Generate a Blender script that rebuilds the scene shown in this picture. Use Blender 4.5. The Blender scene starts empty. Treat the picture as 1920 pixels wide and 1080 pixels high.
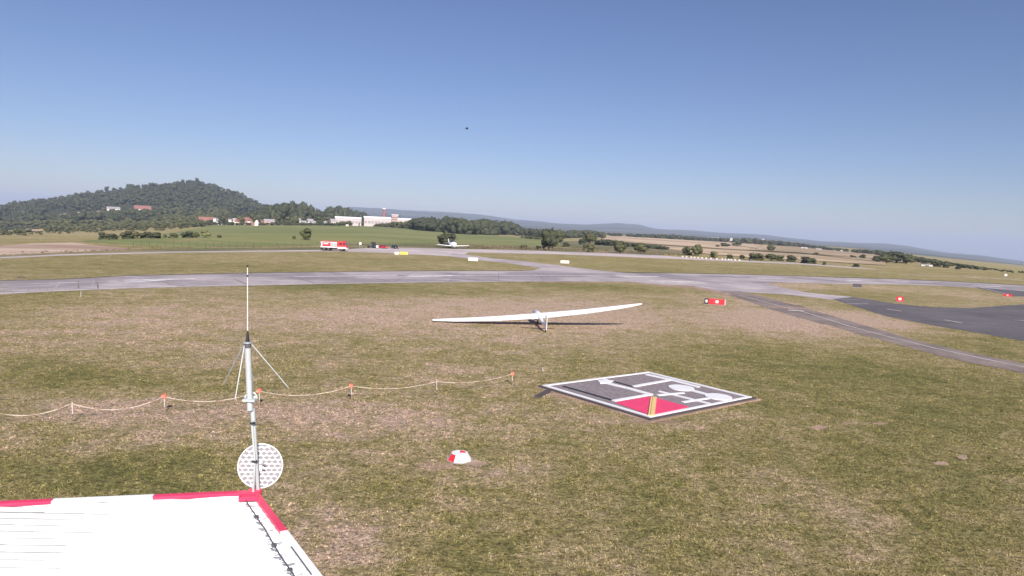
import bpy, math, random
import numpy as np
from mathutils import Vector, Matrix

# ------------------------------------------------------------------ camera, sky, sun, exposure
random.seed(7)
rng = np.random.default_rng(11)
sc = bpy.context.scene
COL = sc.collection
F, HC, CY, SLOPE = 1300.0, 8.5, 428.0, 0.045          # focal length in photo pixels, camera height in metres
roll = math.atan(SLOPE)
pitch = math.atan((540 - CY) * math.cos(roll) / F)
RM = Matrix.Rotation(math.pi / 2 - pitch, 3, 'X') @ Matrix.Rotation(roll, 3, 'Z')
R = np.array(RM)
cam_d = bpy.data.cameras.new('camera')
cam = bpy.data.objects.new('camera', cam_d)
COL.objects.link(cam)
cam.location = (0, 0, HC)
cam.rotation_euler = RM.to_euler()
cam_d.sensor_width = 36
cam_d.lens = F / 1920 * 36
cam_d.clip_start = 0.05
cam_d.clip_end = 60000
sc.camera = cam

SUN = Vector((0.42, -1.5, 1.0)).normalized()          # towards the sun
world = bpy.data.worlds.new('World')
sc.world = world
world.use_nodes = True
wn = world.node_tree.nodes
wl = world.node_tree.links
for n in list(wn):
    wn.remove(n)
sky = wn.new('ShaderNodeTexSky')
sky.sky_type = 'NISHITA'
sky.sun_disc = False
sky.sun_elevation = math.asin(SUN.z)
sky.sun_rotation = math.atan2(SUN.x, SUN.y)
sky.altitude = 250
sky.air_density = 1.0
sky.dust_density = 0.25
sky.ozone_density = 3.0
tint = wn.new('ShaderNodeMixRGB')
tint.blend_type = 'MULTIPLY'
tint.inputs['Fac'].default_value = 1.0
tint.inputs['Color2'].default_value = (0.69, 0.675, 0.83, 1)
bg = wn.new('ShaderNodeBackground')
bg.inputs['Strength'].default_value = 0.078
wo = wn.new('ShaderNodeOutputWorld')
wl.new(sky.outputs[0], tint.inputs['Color1'])
wl.new(tint.outputs[0], bg.inputs['Color'])
wl.new(bg.outputs[0], wo.inputs['Surface'])

sun_d = bpy.data.lights.new('sun', 'SUN')
sun_d.energy = 5.0
sun_d.angle = math.radians(0.53)
sun_d.color = (1.0, 0.925, 0.85)
sun = bpy.data.objects.new('sun', sun_d)
COL.objects.link(sun)
sun.rotation_euler = SUN.to_track_quat('Z', 'Y').to_euler()

sc.view_settings.view_transform = 'Standard'
sc.view_settings.look = 'None'
sc.view_settings.gamma = 1
sc.view_settings.exposure = 0.50
sc.view_settings.use_curve_mapping = False
sc.cycles.volume_bounces = 1
sc.cycles.max_bounces = 6
HAZE = 1.0e-4

# ------------------------------------------------------------------ geometry of the place
def ray(px, py):
    return R @ np.array([px - 960.0, 540.0 - py, -F])

def horizon(px):
    return CY + SLOPE * (px - 960)

def G(px, py, z=0.0):
    """the point at height z seen in that direction (survey of the flat airfield)"""
    d = ray(px, py)
    t = (z - HC) / d[2]
    return np.array([d[0] * t, d[1] * t, z])

def D(px, py, y):
    d = ray(px, py)
    t = y / d[1]
    return np.array([d[0] * t, y, HC + d[2] * t])

RINGS = [
    (550, [(0, 446), (200, 444), (400, 434), (480, 429), (600, 430), (700, 431), (780, 437), (900, 446), (1000, 451), (1200, 462), (1400, 473), (1600, 485), (1800, 498), (1920, 508)]),
    (950, [(0, 438), (200, 434), (400, 421), (500, 421), (620, 422), (760, 427), (850, 436), (1000, 444), (1130, 448), (1200, 454), (1400, 463), (1600, 476), (1800, 493), (1920, 504)]),
    (1500, [(0, 425), (200, 412), (300, 405), (400, 404), (500, 412), (600, 417), (760, 420), (850, 426), (1000, 436), (1130, 441), (1200, 444), (1330, 451.5), (1400, 455), (1600, 468), (1700, 479), (1800, 489), (1920, 501)]),
    (2200, [(0, 392), (60, 385), (120, 376), (180, 367), (240, 357), (300, 354), (330, 349), (350, 347), (370, 348), (400, 356), (440, 367), (480, 385), (500, 396), (520, 404), (600, 413), (760, 419), (1000, 434), (1130, 440), (1330, 450), (1600, 467), (1800, 488), (1920, 500)]),
    (3200, [(0, 398), (300, 380), (400, 385), (500, 404), (600, 413), (1000, 433), (1130, 440), (1400, 453), (1600, 466), (1800, 486), (1920, 499)]),
    (6000, [(0, 397), (300, 397), (500, 405), (660, 409), (1000, 427), (1100, 431), (1200, 436), (1400, 449), (1600, 463), (1700, 472), (1800, 483), (1920, 497)]),
    (9500, [(0, 400), (500, 402), (560, 400), (620, 393), (660, 388), (700, 390), (760, 394), (830, 397), (900, 402), (960, 411), (1000, 414), (1050, 419), (1100, 421), (1130, 419.5), (1160, 418), (1200, 421.5), (1230, 429), (1300, 432), (1360, 437), (1400, 438), (1440, 441), (1500, 448), (1540, 452), (1600, 455), (1660, 456.5), (1700, 461), (1740, 468), (1780, 474), (1820, 477), (1850, 480), (1920, 490)]),
    (13000, [(0, 405), (500, 408), (660, 398), (960, 417), (1160, 425), (1400, 444), (1660, 464), (1850, 484), (1920, 494)]),
]
FLAT = [(0, 455), (200, 453), (400, 450), (600, 452), (800, 456), (1000, 462), (1200, 470), (1400, 479), (1600, 491), (1800, 505), (1920, 514)]
def _th(px, py):
    d = ray(px, py)
    return math.atan2(d[0], d[1])
_flat_t = np.array([_th(*p) for p in FLAT])
_flat_r = np.array([np.hypot(*G(*p)[:2]) for p in FLAT])
_rr = np.array([r for r, _ in RINGS], float)
_rt, _rz = [], []
for r_, tab in RINGS:
    tt, zz = [], []
    for p in tab:
        d = ray(*p)
        tt.append(math.atan2(d[0], d[1]))
        zz.append(HC + d[2] / np.hypot(d[0], d[1]) * r_)
    _rt.append(np.array(tt)); _rz.append(np.array(zz))

def height(x, y):
    """terrain height, flat airfield near, hill and valley far"""
    x = np.atleast_1d(np.asarray(x, float)); y = np.atleast_1d(np.asarray(y, float))
    th = np.arctan2(x, y); rho = np.hypot(x, y)
    r0 = np.interp(th, _flat_t, _flat_r)
    zs = [np.zeros_like(rho)] + [np.interp(th, t, z) for t, z in zip(_rt, _rz)]
    rs = [r0] + [np.full_like(rho, r) for r in _rr]
    out = np.zeros_like(rho)
    for k in range(len(rs) - 1):
        m = (rho >= rs[k]) & (rho < rs[k + 1])
        f = (rho - rs[k]) / (rs[k + 1] - rs[k])
        out = np.where(m, zs[k] + (zs[k + 1] - zs[k]) * f, out)
    out = np.where(rho >= rs[-1], zs[-1], out)
    und = (np.sin(x * .011 + 1.3) * np.sin(y * .0083 + .4) + .6 * np.sin(x * .027 + y * .019)) * np.clip((rho - 900) / 1500, 0, 1) * 1.6
    behind = np.clip((np.abs(th) - 1.2) / .8, 0, 1)
    return (out + und) * (1 - behind)

_march = np.concatenate([[3.0], np.geomspace(8, 13500, 1500)])
def hit(px, py):
    """first point of the terrain in that direction, None above it"""
    d = ray(px, py)
    hxy = math.hypot(d[0], d[1])
    ux, uy, s = d[0] / hxy, d[1] / hxy, d[2] / hxy
    zr = HC + s * _march
    g = height(ux * _march, uy * _march)
    k = np.nonzero(zr <= g)[0]
    if len(k) == 0:
        return None
    k = k[0]
    if k == 0:
        return np.array([ux * 3, uy * 3, 0.])
    a0, a1 = zr[k - 1] - g[k - 1], zr[k] - g[k]
    f = a0 / (a0 - a1)
    r_ = _march[k - 1] + (_march[k] - _march[k - 1]) * f
    return np.array([ux * r_, uy * r_, HC + s * r_])

def lin(pts, x):
    return float(np.interp(x, [p[0] for p in pts], [p[1] for p in pts]))

# ------------------------------------------------------------------ helpers
def tag(o, label=None, cat=None, group=None, kind=None):
    if label: o['label'] = label
    if cat: o['category'] = cat
    if group: o['group'] = group
    if kind: o['kind'] = kind
    return o

def link_mesh(name, verts, faces, mat=None, parent=None, smooth=False):
    me = bpy.data.meshes.new(name)
    me.from_pydata([tuple(v) for v in verts], [], faces)
    me.validate()
    if mat: me.materials.append(mat)
    if smooth:
        me.polygons.foreach_set('use_smooth', [True] * len(me.polygons))
    o = bpy.data.objects.new(name, me)
    COL.objects.link(o)
    if parent: o.parent = parent
    return o

def tri_mesh(name, verts, tris, mat=None, parent=None, smooth=False):
    me = bpy.data.meshes.new(name)
    nv, nt = len(verts), len(tris)
    me.vertices.add(nv); me.vertices.foreach_set('co', np.asarray(verts, np.float32).ravel())
    me.loops.add(nt * 3); me.loops.foreach_set('vertex_index', np.asarray(tris, np.int32).ravel())
    me.polygons.add(nt)
    me.polygons.foreach_set('loop_start', np.arange(0, nt * 3, 3, dtype=np.int32))
    me.polygons.foreach_set('loop_total', np.full(nt, 3, np.int32))
    me.update(calc_edges=True)
    if smooth: me.polygons.foreach_set('use_smooth', np.ones(nt, bool))
    if mat: me.materials.append(mat)
    o = bpy.data.objects.new(name, me)
    COL.objects.link(o)
    if parent: o.parent = parent
    return o

def empty(name, loc, rz=0.0, rot=None):
    o = bpy.data.objects.new(name, None)
    o.empty_display_size = .2
    o.location = tuple(float(c) for c in loc)
    o.rotation_euler = rot if rot else (0, 0, rz)
    COL.objects.link(o)
    return o

class MB:
    def __init__(self, org=(0, 0, 0)):
        self.v, self.f, self.o = [], [], np.array(org, float)
    def add(self, vs, fs):
        b = len(self.v)
        self.v += [tuple(np.array(v, float) - self.o) for v in vs]
        self.f += [tuple(i + b for i in f) for f in fs]
        return self
    def box(self, c, s, taper=1.0, rz=0.0):
        x, y, z = (k / 2 for k in s)
        vs = []
        for dz, t in ((-z, 1), (z, taper)):
            for dx, dy in ((-x, -y), (x, -y), (x, y), (-x, y)):
                a, b = dx * t, dy * t
                vs.append((c[0] + a * math.cos(rz) - b * math.sin(rz), c[1] + a * math.sin(rz) + b * math.cos(rz), c[2] + dz))
        return self.add(vs, [(3, 2, 1, 0), (4, 5, 6, 7), (0, 1, 5, 4), (1, 2, 6, 5), (2, 3, 7, 6), (3, 0, 4, 7)])
    def cyl(self, a, b, r0, r1=None, n=10, caps=True):
        r1 = r0 if r1 is None else r1
        a, b = Vector(a), Vector(b)
        w = (b - a).normalized()
        u = w.orthogonal().normalized(); t = w.cross(u)
        vs = [a + (u * math.cos(2 * math.pi * k / n) + t * math.sin(2 * math.pi * k / n)) * r0 for k in range(n)]
        vs += [b + (u * math.cos(2 * math.pi * k / n) + t * math.sin(2 * math.pi * k / n)) * r1 for k in range(n)]
        fs = [(k, (k + 1) % n, n + (k + 1) % n, n + k) for k in range(n)]
        if caps: fs += [tuple(range(n - 1, -1, -1)), tuple(range(n, 2 * n))]
        return self.add(vs, fs)
    def tube(self, pts, r, n=6):
        for a, b in zip(pts[:-1], pts[1:]):
            self.cyl(a, b, r, n=n)
        return self
    def bar(self, a, b, w, h):
        """rectangular bar from a to b, w wide across, h high"""
        a, b = Vector(a), Vector(b)
        d = (b - a).normalized()
        s = d.cross(Vector((0, 0, 1)))
        s = s.normalized() * w / 2 if s.length > 1e-6 else Vector((w / 2, 0, 0))
        u = s.cross(d).normalized() * h / 2
        vs = [p + i * s + j * u for p in (a, b) for i, j in ((-1, -1), (1, -1), (1, 1), (-1, 1))]
        return self.add(vs, [(3, 2, 1, 0), (4, 5, 6, 7), (0, 1, 5, 4), (1, 2, 6, 5), (2, 3, 7, 6), (3, 0, 4, 7)])
    def prism(self, poly, z0, z1):
        n = len(poly)
        vs = [(p[0], p[1], z0) for p in poly] + [(p[0], p[1], z1) for p in poly]
        area = sum(poly[k][0] * poly[(k + 1) % n][1] - poly[(k + 1) % n][0] * poly[k][1] for k in range(n))
        up = tuple(range(n, 2 * n)); dn = tuple(range(n - 1, -1, -1))
        side = [(k, (k + 1) % n, n + (k + 1) % n, n + k) for k in range(n)]
        if area < 0:
            up, dn = up[::-1], dn[::-1]; side = [s[::-1] for s in side]
        return self.add(vs, [up, dn] + side)
    def loft(self, rings, caps=True):
        n = len(rings[0]); b = []
        vs = [v for r_ in rings for v in r_]
        fs = [(i * n + k, i * n + (k + 1) % n, (i + 1) * n + (k + 1) % n, (i + 1) * n + k) for i in range(len(rings) - 1) for k in range(n)]
        if caps: fs += [tuple(range(n - 1, -1, -1)), tuple(range((len(rings) - 1) * n, len(rings) * n))]
        return self.add(vs, fs)
    def build(self, name, mat, parent=None, smooth=False, bevel=0):
        o = link_mesh(name, self.v, self.f, mat, parent, smooth)
        if bevel:
            m = o.modifiers.new('bevel', 'BEVEL'); m.width = bevel; m.segments = 2; m.limit_method = 'ANGLE'
        return o

def copy_tree(o, parent=None):
    c = o.copy(); COL.objects.link(c); c.parent = parent
    for ch in [k for k in COL.objects if k.parent == o]:
        copy_tree(ch, c)
    return c

# ------------------------------------------------------------------ materials
MATS = {}
def plain(name, col, rough=.6, metal=0.0, var=.12, scale=3.0, bump=0.0, spec=.5, coords='Object'):
    m = bpy.data.materials.new(name); m.use_nodes = True
    nt = m.node_tree; b = nt.nodes['Principled BSDF']
    b.inputs['Roughness'].default_value = rough
    b.inputs['Metallic'].default_value = metal
    b.inputs['Specular IOR Level'].default_value = spec
    tc = nt.nodes.new('ShaderNodeTexCoord')
    no = nt.nodes.new('ShaderNodeTexNoise'); no.inputs['Scale'].default_value = scale; no.inputs['Detail'].default_value = 5
    nt.links.new(tc.outputs[coords], no.inputs['Vector'])
    mr = nt.nodes.new('ShaderNodeMapRange'); mr.inputs['From Min'].default_value = .3; mr.inputs['From Max'].default_value = .7
    mr.inputs['To Min'].default_value = 1 - var; mr.inputs['To Max'].default_value = 1 + var
    nt.links.new(no.outputs['Fac'], mr.inputs['Value'])
    hs = nt.nodes.new('ShaderNodeVectorMath'); hs.operation = 'SCALE'
    hs.inputs[0].default_value = col[:3]
    nt.links.new(mr.outputs[0], hs.inputs['Scale'])
    nt.links.new(hs.outputs[0], b.inputs['Base Color'])
    if bump:
        bp = nt.nodes.new('ShaderNodeBump'); bp.inputs['Strength'].default_value = bump; bp.inputs['Distance'].default_value = .02
        nt.links.new(no.outputs['Fac'], bp.inputs['Height']); nt.links.new(bp.outputs[0], b.inputs['Normal'])
    MATS[name] = m
    return m

def noise(nt, vec, scale, detail=4, rough=.55, dist=0.0):
    n = nt.nodes.new('ShaderNodeTexNoise')
    n.inputs['Scale'].default_value = scale; n.inputs['Detail'].default_value = detail
    n.inputs['Roughness'].default_value = rough; n.inputs['Distortion'].default_value = dist
    nt.links.new(vec, n.inputs['Vector'])
    return n.outputs['Fac']

def math_n(nt, op, a, b=None, clamp=False):
    n = nt.nodes.new('ShaderNodeMath'); n.operation = op; n.use_clamp = clamp
    for i, v in enumerate((a, b)):
        if v is None: continue
        if isinstance(v, (int, float)): n.inputs[i].default_value = v
        else: nt.links.new(v, n.inputs[i])
    return n.outputs[0]

def ramp(nt, fac, stops):
    r = nt.nodes.new('ShaderNodeValToRGB')
    e = r.color_ramp.elements
    e[0].position, e[0].color = stops[0][0], (*stops[0][1], 1)
    e[1].position, e[1].color = stops[-1][0], (*stops[-1][1], 1)
    for p, c in stops[1:-1]:
        k = e.new(p); k.color = (*c, 1)
    nt.links.new(fac, r.inputs[0])
    return r.outputs[0]

def scale_col(nt, col, fac):
    n = nt.nodes.new('ShaderNodeVectorMath'); n.operation = 'SCALE'
    nt.links.new(col, n.inputs[0]); nt.links.new(fac, n.inputs['Scale'])
    return n.outputs[0]

def maprange(nt, v, a, b, c, d):
    n = nt.nodes.new('ShaderNodeMapRange')
    n.inputs['From Min'].default_value = a; n.inputs['From Max'].default_value = b
    n.inputs['To Min'].default_value = c; n.inputs['To Max'].default_value = d
    nt.links.new(v, n.inputs['Value'])
    return n.outputs[0]

GREEN, OLIVE, TAN, BROWN = (.195, .186, .062), (.32, .275, .108), (.44, .35, .185), (.62, .45, .335)
def grass_material(name, blades=False):
    m = bpy.data.materials.new(name); m.use_nodes = True
    nt = m.node_tree; b = nt.nodes['Principled BSDF']
    b.inputs['Roughness'].default_value = .9; b.inputs['Specular IOR Level'].default_value = .15
    geo = nt.nodes.new('ShaderNodeNewGeometry')
    P = geo.outputs['Position']
    at = nt.nodes.new('ShaderNodeAttribute'); at.attribute_name = 'dry'
    dry = at.outputs['Fac']
    n1 = noise(nt, P, .045, 3); n2 = noise(nt, P, .33, 6, .68, .4); n3 = noise(nt, P, 2.3, 6, .75)
    n4 = noise(nt, P, 11.0, 5, .75)
    mp = nt.nodes.new('ShaderNodeMapping'); mp.inputs['Scale'].default_value = (.8, 1.0, 1); nt.links.new(P, mp.inputs['Vector'])
    n5 = noise(nt, mp.outputs[0], .9, 6, .72, .5); n6 = noise(nt, mp.outputs[0], 6.5, 5, .8, .2); n7 = noise(nt, P, 24.0, 4, .8)
    v = math_n(nt, 'ADD', dry, math_n(nt, 'MULTIPLY', math_n(nt, 'SUBTRACT', n1, .5), .7))
    v = math_n(nt, 'ADD', v, math_n(nt, 'MULTIPLY', math_n(nt, 'SUBTRACT', n2, .5), 1.15))
    v = math_n(nt, 'ADD', v, math_n(nt, 'MULTIPLY', math_n(nt, 'SUBTRACT', n5, .5), 1.0))
    v = math_n(nt, 'ADD', v, math_n(nt, 'MULTIPLY', math_n(nt, 'SUBTRACT', n3, .5), .9), True)
    col = ramp(nt, v, [(.08, GREEN), (.38, OLIVE), (.62, TAN), (.92, BROWN)])
    br = math_n(nt, 'MULTIPLY', maprange(nt, n4, .32, .68, .38, 1.62), maprange(nt, n3, .3, .7, .68, 1.28))
    br = math_n(nt, 'MULTIPLY', br, maprange(nt, n6, .34, .53, .28, 1.10))
    br.node.inputs[1].links[0].from_node.clamp = True
    br = math_n(nt, 'MULTIPLY', br, maprange(nt, n7, .32, .68, .68, 1.32))
    if blades:
        br = math_n(nt, 'MULTIPLY', br, .95)
        b.inputs['Roughness'].default_value = .75
    wd = nt.nodes.new('ShaderNodeAttribute'); wd.attribute_name = 'wood'
    mxw = nt.nodes.new('ShaderNodeMixRGB'); nt.links.new(wd.outputs['Fac'], mxw.inputs['Fac'])
    nt.links.new(col, mxw.inputs['Color1']); mxw.inputs['Color2'].default_value = (.045, .055, .035, 1)
    nt.links.new(scale_col(nt, mxw.outputs[0], br), b.inputs['Base Color'])
    if not blades:
        bp = nt.nodes.new('ShaderNodeBump'); bp.inputs['Strength'].default_value = 1.0; bp.inputs['Distance'].default_value = .14
        hh_ = math_n(nt, 'ADD', math_n(nt, 'MULTIPLY', n4, .7), math_n(nt, 'MULTIPLY', n3, 1.6))
        nt.links.new(math_n(nt, 'ADD', hh_, math_n(nt, 'MULTIPLY', n6, 1.1)), bp.inputs['Height'])
        nt.links.new(bp.outputs[0], b.inputs['Normal'])
    return m

def surface_material(name, base, var, nscale, patch=None, rough=.9, bump=.2, streak=None, joints=None, attr=None):
    """pavement and field surfaces, coloured by where they lie in the world"""
    m = bpy.data.materials.new(name); m.use_nodes = True
    nt = m.node_tree; b = nt.nodes['Principled BSDF']
    b.inputs['Roughness'].default_value = rough; b.inputs['Specular IOR Level'].default_value = .2
    geo = nt.nodes.new('ShaderNodeNewGeometry'); P = geo.outputs['Position']
    if streak:
        mp = nt.nodes.new('ShaderNodeMapping'); mp.inputs['Rotation'].default_value = (0, 0, streak[0]); mp.inputs['Scale'].default_value = (streak[1], streak[2], 1)
        nt.links.new(P, mp.inputs['Vector']); Ps = mp.outputs[0]
    else: Ps = P
    n1 = noise(nt, Ps, nscale, 6, .65); n2 = noise(nt, P, nscale * 7, 5, .7)
    f = math_n(nt, 'MULTIPLY', maprange(nt, n1, .3, .7, 1 - var, 1 + var), maprange(nt, n2, .3, .7, 1 - var * .6, 1 + var * .6))
    if patch:
        col = ramp(nt, maprange(nt, noise(nt, P, patch[1], 3, .6, .6), .35, .65, 0, 1), [(.3, base), (.7, patch[0])])
    else:
        rg = nt.nodes.new('ShaderNodeRGB'); rg.outputs[0].default_value = (*base, 1); col = rg.outputs[0]
    if joints:
        br = nt.nodes.new('ShaderNodeTexBrick')
        mp2 = nt.nodes.new('ShaderNodeMapping'); mp2.inputs['Rotation'].default_value = (0, 0, joints[0])
        nt.links.new(P, mp2.inputs['Vector']); nt.links.new(mp2.outputs[0], br.inputs['Vector'])
        br.inputs['Color1'].default_value = (1, 1, 1, 1); br.inputs['Color2'].default_value = (.84, .84, .84, 1); br.inputs['Mortar'].default_value = (.55, .52, .5, 1)
        br.inputs['Scale'].default_value = 1; br.inputs['Brick Width'].default_value = joints[1]; br.inputs['Row Height'].default_value = joints[2]
        br.inputs['Mortar Size'].default_value = .04; br.offset = 0
        mx = nt.nodes.new('ShaderNodeMixRGB'); mx.blend_type = 'MULTIPLY'; mx.inputs['Fac'].default_value = 1
        nt.links.new(col, mx.inputs['Color1']); nt.links.new(br.outputs['Color'], mx.inputs['Color2']); col = mx.outputs[0]
    nt.links.new(scale_col(nt, col, f), b.inputs['Base Color'])
    if bump:
        bp = nt.nodes.new('ShaderNodeBump'); bp.inputs['Strength'].default_value = bump; bp.inputs['Distance'].default_value = .02
        nt.links.new(n2, bp.inputs['Height']); nt.links.new(bp.outputs[0], b.inputs['Normal'])
    return m

M_GRASS = grass_material('grass_ground')
M_BLADE = grass_material('grass_blades', True)
M_CONC = surface_material('runway_concrete', (.47, .41, .42), .16, .35, ((.31, .275, .29), .06), joints=(-.02, 7.5, 7.5), streak=(.02, .12, 1.3))
M_TAXI = surface_material('taxiway_concrete', (.47, .41, .415), .15, .25, ((.37, .32, .335), .06))
M_STRIP = surface_material('strip_concrete', (.56, .475, .46), .10, .2, ((.46, .40, .39), .04))
M_ASPH = surface_material('apron_asphalt', (.145, .132, .140), .18, .3, ((.118, .108, .115), .08))
M_ASPH2 = surface_material('narrow_asphalt', (.265, .215, .195), .22, .5, ((.20, .16, .145), .15))
M_PAINT = surface_material('road_paint', (.86, .84, .84), .12, 1.2, ((.62, .58, .58), .5), rough=.6)
M_PAINT_OLD = surface_material('worn_paint', (.62, .56, .55), .2, 1.2, ((.45, .40, .40), .5))
M_ORANGE = surface_material('orange_paint', (.72, .38, .25), .15, 1.0)
M_SOIL = surface_material('ploughed_soil', (.54, .42, .32), .14, .06, ((.36, .25, .19), .02), streak=(.5, .3, 3))
M_SOIL2 = surface_material('bare_soil', (.40, .28, .215), .2, .6, ((.30, .21, .15), .4), bump=.5)
M_STUB = surface_material('stubble', (.44, .32, .215), .14, .02, ((.33, .25, .15), .006), streak=(.3, .4, 2.5))
M_STUB2 = surface_material('pale_stubble', (.58, .43, .29), .12, .02, ((.40, .30, .19), .008), streak=(.9, .4, 2.5))
M_MEADOW = surface_material('meadow', (.185, .205, .070), .16, .03, ((.235, .235, .09), .01), streak=(.2, .3, 2.5))
M_MEADOW2 = surface_material('dry_meadow', (.26, .21, .115), .18, .04, ((.15, .145, .065), .015), streak=(.2, .4, 2.))
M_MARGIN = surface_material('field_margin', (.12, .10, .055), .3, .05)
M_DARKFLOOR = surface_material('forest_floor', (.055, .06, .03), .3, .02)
M_LEAFDARK = None

def leaf_material(name, c1, c2, scale=.35):
    m = bpy.data.materials.new(name); m.use_nodes = True
    nt = m.node_tree; b = nt.nodes['Principled BSDF']
    b.inputs['Roughness'].default_value = .8; b.inputs['Specular IOR Level'].default_value = .2
    geo = nt.nodes.new('ShaderNodeNewGeometry'); P = geo.outputs['Position']
    col = ramp(nt, maprange(nt, noise(nt, P, .06, 3), .32, .68, 0, 1), [(.0, c1), (1, c2)])
    f = maprange(nt, noise(nt, P, scale, 6, .8), .3, .7, .45, 1.6)
    nt.links.new(scale_col(nt, col, f), b.inputs['Base Color'])
    return m
M_LEAF = leaf_material('leaf_broad', (.060, .068, .028), (.10, .098, .045))
M_LEAF2 = leaf_material('leaf_dark', (.038, .046, .026), (.072, .076, .038))
M_LEAF3 = leaf_material('leaf_pale', (.13, .15, .055), (.17, .165, .075))
M_FOREST = leaf_material('leaf_forest', (.030, .042, .026), (.070, .072, .036), .16)
M_REED = leaf_material('reed', (.20, .15, .10), (.15, .13, .07))
M_BARK = plain('bark', (.09, .07, .05), .9)
M_WHITE = plain('white_gelcoat', (.93, .92, .93), .28, var=.015)
M_WHITEP = plain('white_paint', (.82, .81, .82), .45, var=.05)
M_ROOF = plain('white_sheet', (.90, .90, .90), .45, var=.03, scale=1.5)
M_RIBSTRIP = plain('grey_rib_strip', (.22, .23, .22), .8, var=.3, scale=5)
M_ROOFRED = plain('red_flashing', (.74, .045, .12), .42, var=.07, scale=6)
M_RED = plain('red_paint', (.68, .035, .05), .4, var=.08)
M_SIGRED = plain('signal_red', (.80, .055, .15), .5, var=.08, scale=2)
M_YEL = plain('yellow_paint', (.80, .55, .22), .5, var=.08)
M_SIGNY = plain('yellow_sign', (.85, .68, .08), .45, var=.04)
M_CREAM = plain('cream_sign', (.86, .78, .62), .5, var=.04)
M_BLACK = plain('black_paint', (.018, .017, .02), .45)
M_GREYM = plain('galvanised', (.52, .53, .54), .42, .55, var=.12, scale=8)
M_PIPE = plain('painted_pipe', (.47, .50, .50), .45, .1, var=.08, scale=9)
M_DGREY = plain('dark_grey', (.09, .085, .09), .6)
M_GLASS = plain('tinted_glass', (.03, .035, .04), .06, var=.03, spec=.8)
M_CANOPY = plain('canopy_glass', (.55, .50, .52), .08, var=.03, spec=.8)
M_TYRE = plain('rubber', (.02, .02, .02), .85)
M_SIGPLATE = plain('signal_gravel', (.235, .195, .205), .9, var=.22, scale=5, bump=.4)
M_KERB = plain('dark_kerb', (.075, .06, .065), .85, var=.2)
M_CURBLITE = plain('pale_kerb', (.36, .31, .30), .85, var=.15)
M_BRICK = plain('red_brick', (.36, .12, .10), .85, var=.15, scale=.5)
M_RTILE = plain('red_tiles', (.27, .12, .10), .8, var=.15, scale=.5)
M_GTILE = plain('grey_tiles', (.30, .28, .29), .8, var=.12, scale=.5)
M_WALLW = plain('white_wall', (.80, .76, .74), .8, var=.06, scale=.3)
M_WALLP = plain('pink_wall', (.50, .34, .31), .8, var=.08, scale=.3)
M_WALLB = plain('brown_wall', (.36, .26, .20), .85, var=.12, scale=.3)
M_CLAD = plain('pale_cladding', (.50, .44, .44), .7, var=.06, scale=.1)
M_CLADROOF = plain('bright_roof', (.88, .86, .86), .5, var=.04, scale=.1)
M_ROPE = plain('tape_white', (.56, .47, .40), .6)
M_TAPER = plain('tape_red', (.38, .24, .19), .6)
M_POST = plain('post_white', (.66, .62, .60), .6)
M_BOARD = plain('weathered_board', (.58, .54, .50), .8)
M_ORBOX = plain('orange_box', (.80, .20, .13), .5)
M_DISHB = plain('dish_back', (.24, .225, .24), .6, var=.05)

# ------------------------------------------------------------------ ground
DRY = [  # (px, py, half-width px, half-height px, weight) : dry and green patches of the meadow as they lie
    (1000, 585, 420, 28, .42), (620, 600, 260, 40, .22), (180, 600, 200, 45, .22), (330, 660, 380, 40, .12), (300, 770, 380, 38, .36), (700, 780, 260, 50, .26),
    (120, 840, 150, 20, .25), (640, 1010, 110, 80, .40), (560, 900, 80, 60, .20), (1490, 600, 130, 26, .42), (1640, 600, 70, 16, .50), (1120, 560, 120, 18, .18),
    (850, 875, 130, 18, .35), (1230, 790, 190, 12, .22), (1600, 975, 70, 30, .26), (1010, 640, 260, 22, .20), (1380, 560, 90, 10, .22),
    (1480, 536, 70, 7, .30), (1740, 545, 120, 14, .22), (1360, 780, 40, 6, .3), (1550, 800, 50, 8, .25), (800, 700, 220, 20, .1),
    (200, 890, 260, 60, -.30), (150, 700, 110, 18, -.26), (250, 720, 200, 14, -.14), (880, 980, 260, 90, -.05), (1600, 700, 260, 50, -.16), (1750, 850, 260, 140, -.12),
    (1300, 900, 400, 110, -.06), (640, 540, 300, 8, -.36), (1090, 537, 120, 5, -.34), (600, 570, 130, 10, -.12), (1760, 640, 160, 22, -.24), (1690, 900, 160, 60, -.10), (1570, 552, 80, 8, -.2),
    (60, 545, 120, 8, -.22), (300, 497, 420, 11, -.10), (1300, 500, 300, 10, -.06), (900, 497, 200, 9, -.02), (1560, 680, 300, 30, -.15),
]
_dry = []
for px, py, wx, wy, w in DRY:
    c = G(px, py); sx = abs(G(px + wx, py)[0] - G(px - wx, py)[0]) / 2
    sy = abs(G(px, py - wy)[1] - G(px, py + wy)[1]) / 2
    _dry.append((c[0], c[1], sx, sy, w))
def dryness(x, y):
    v = np.full(np.shape(x), .505)
    for cx, cy, sx, sy, w in _dry:
        v = v + w * np.exp(-(((x - cx) / sx) ** 2 + ((y - cy) / sy) ** 2) ** 1.2)
    far = np.clip((np.hypot(x, y) - 95) / 60, 0, 1)
    return np.clip(v - far * .03, 0, 1)

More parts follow.
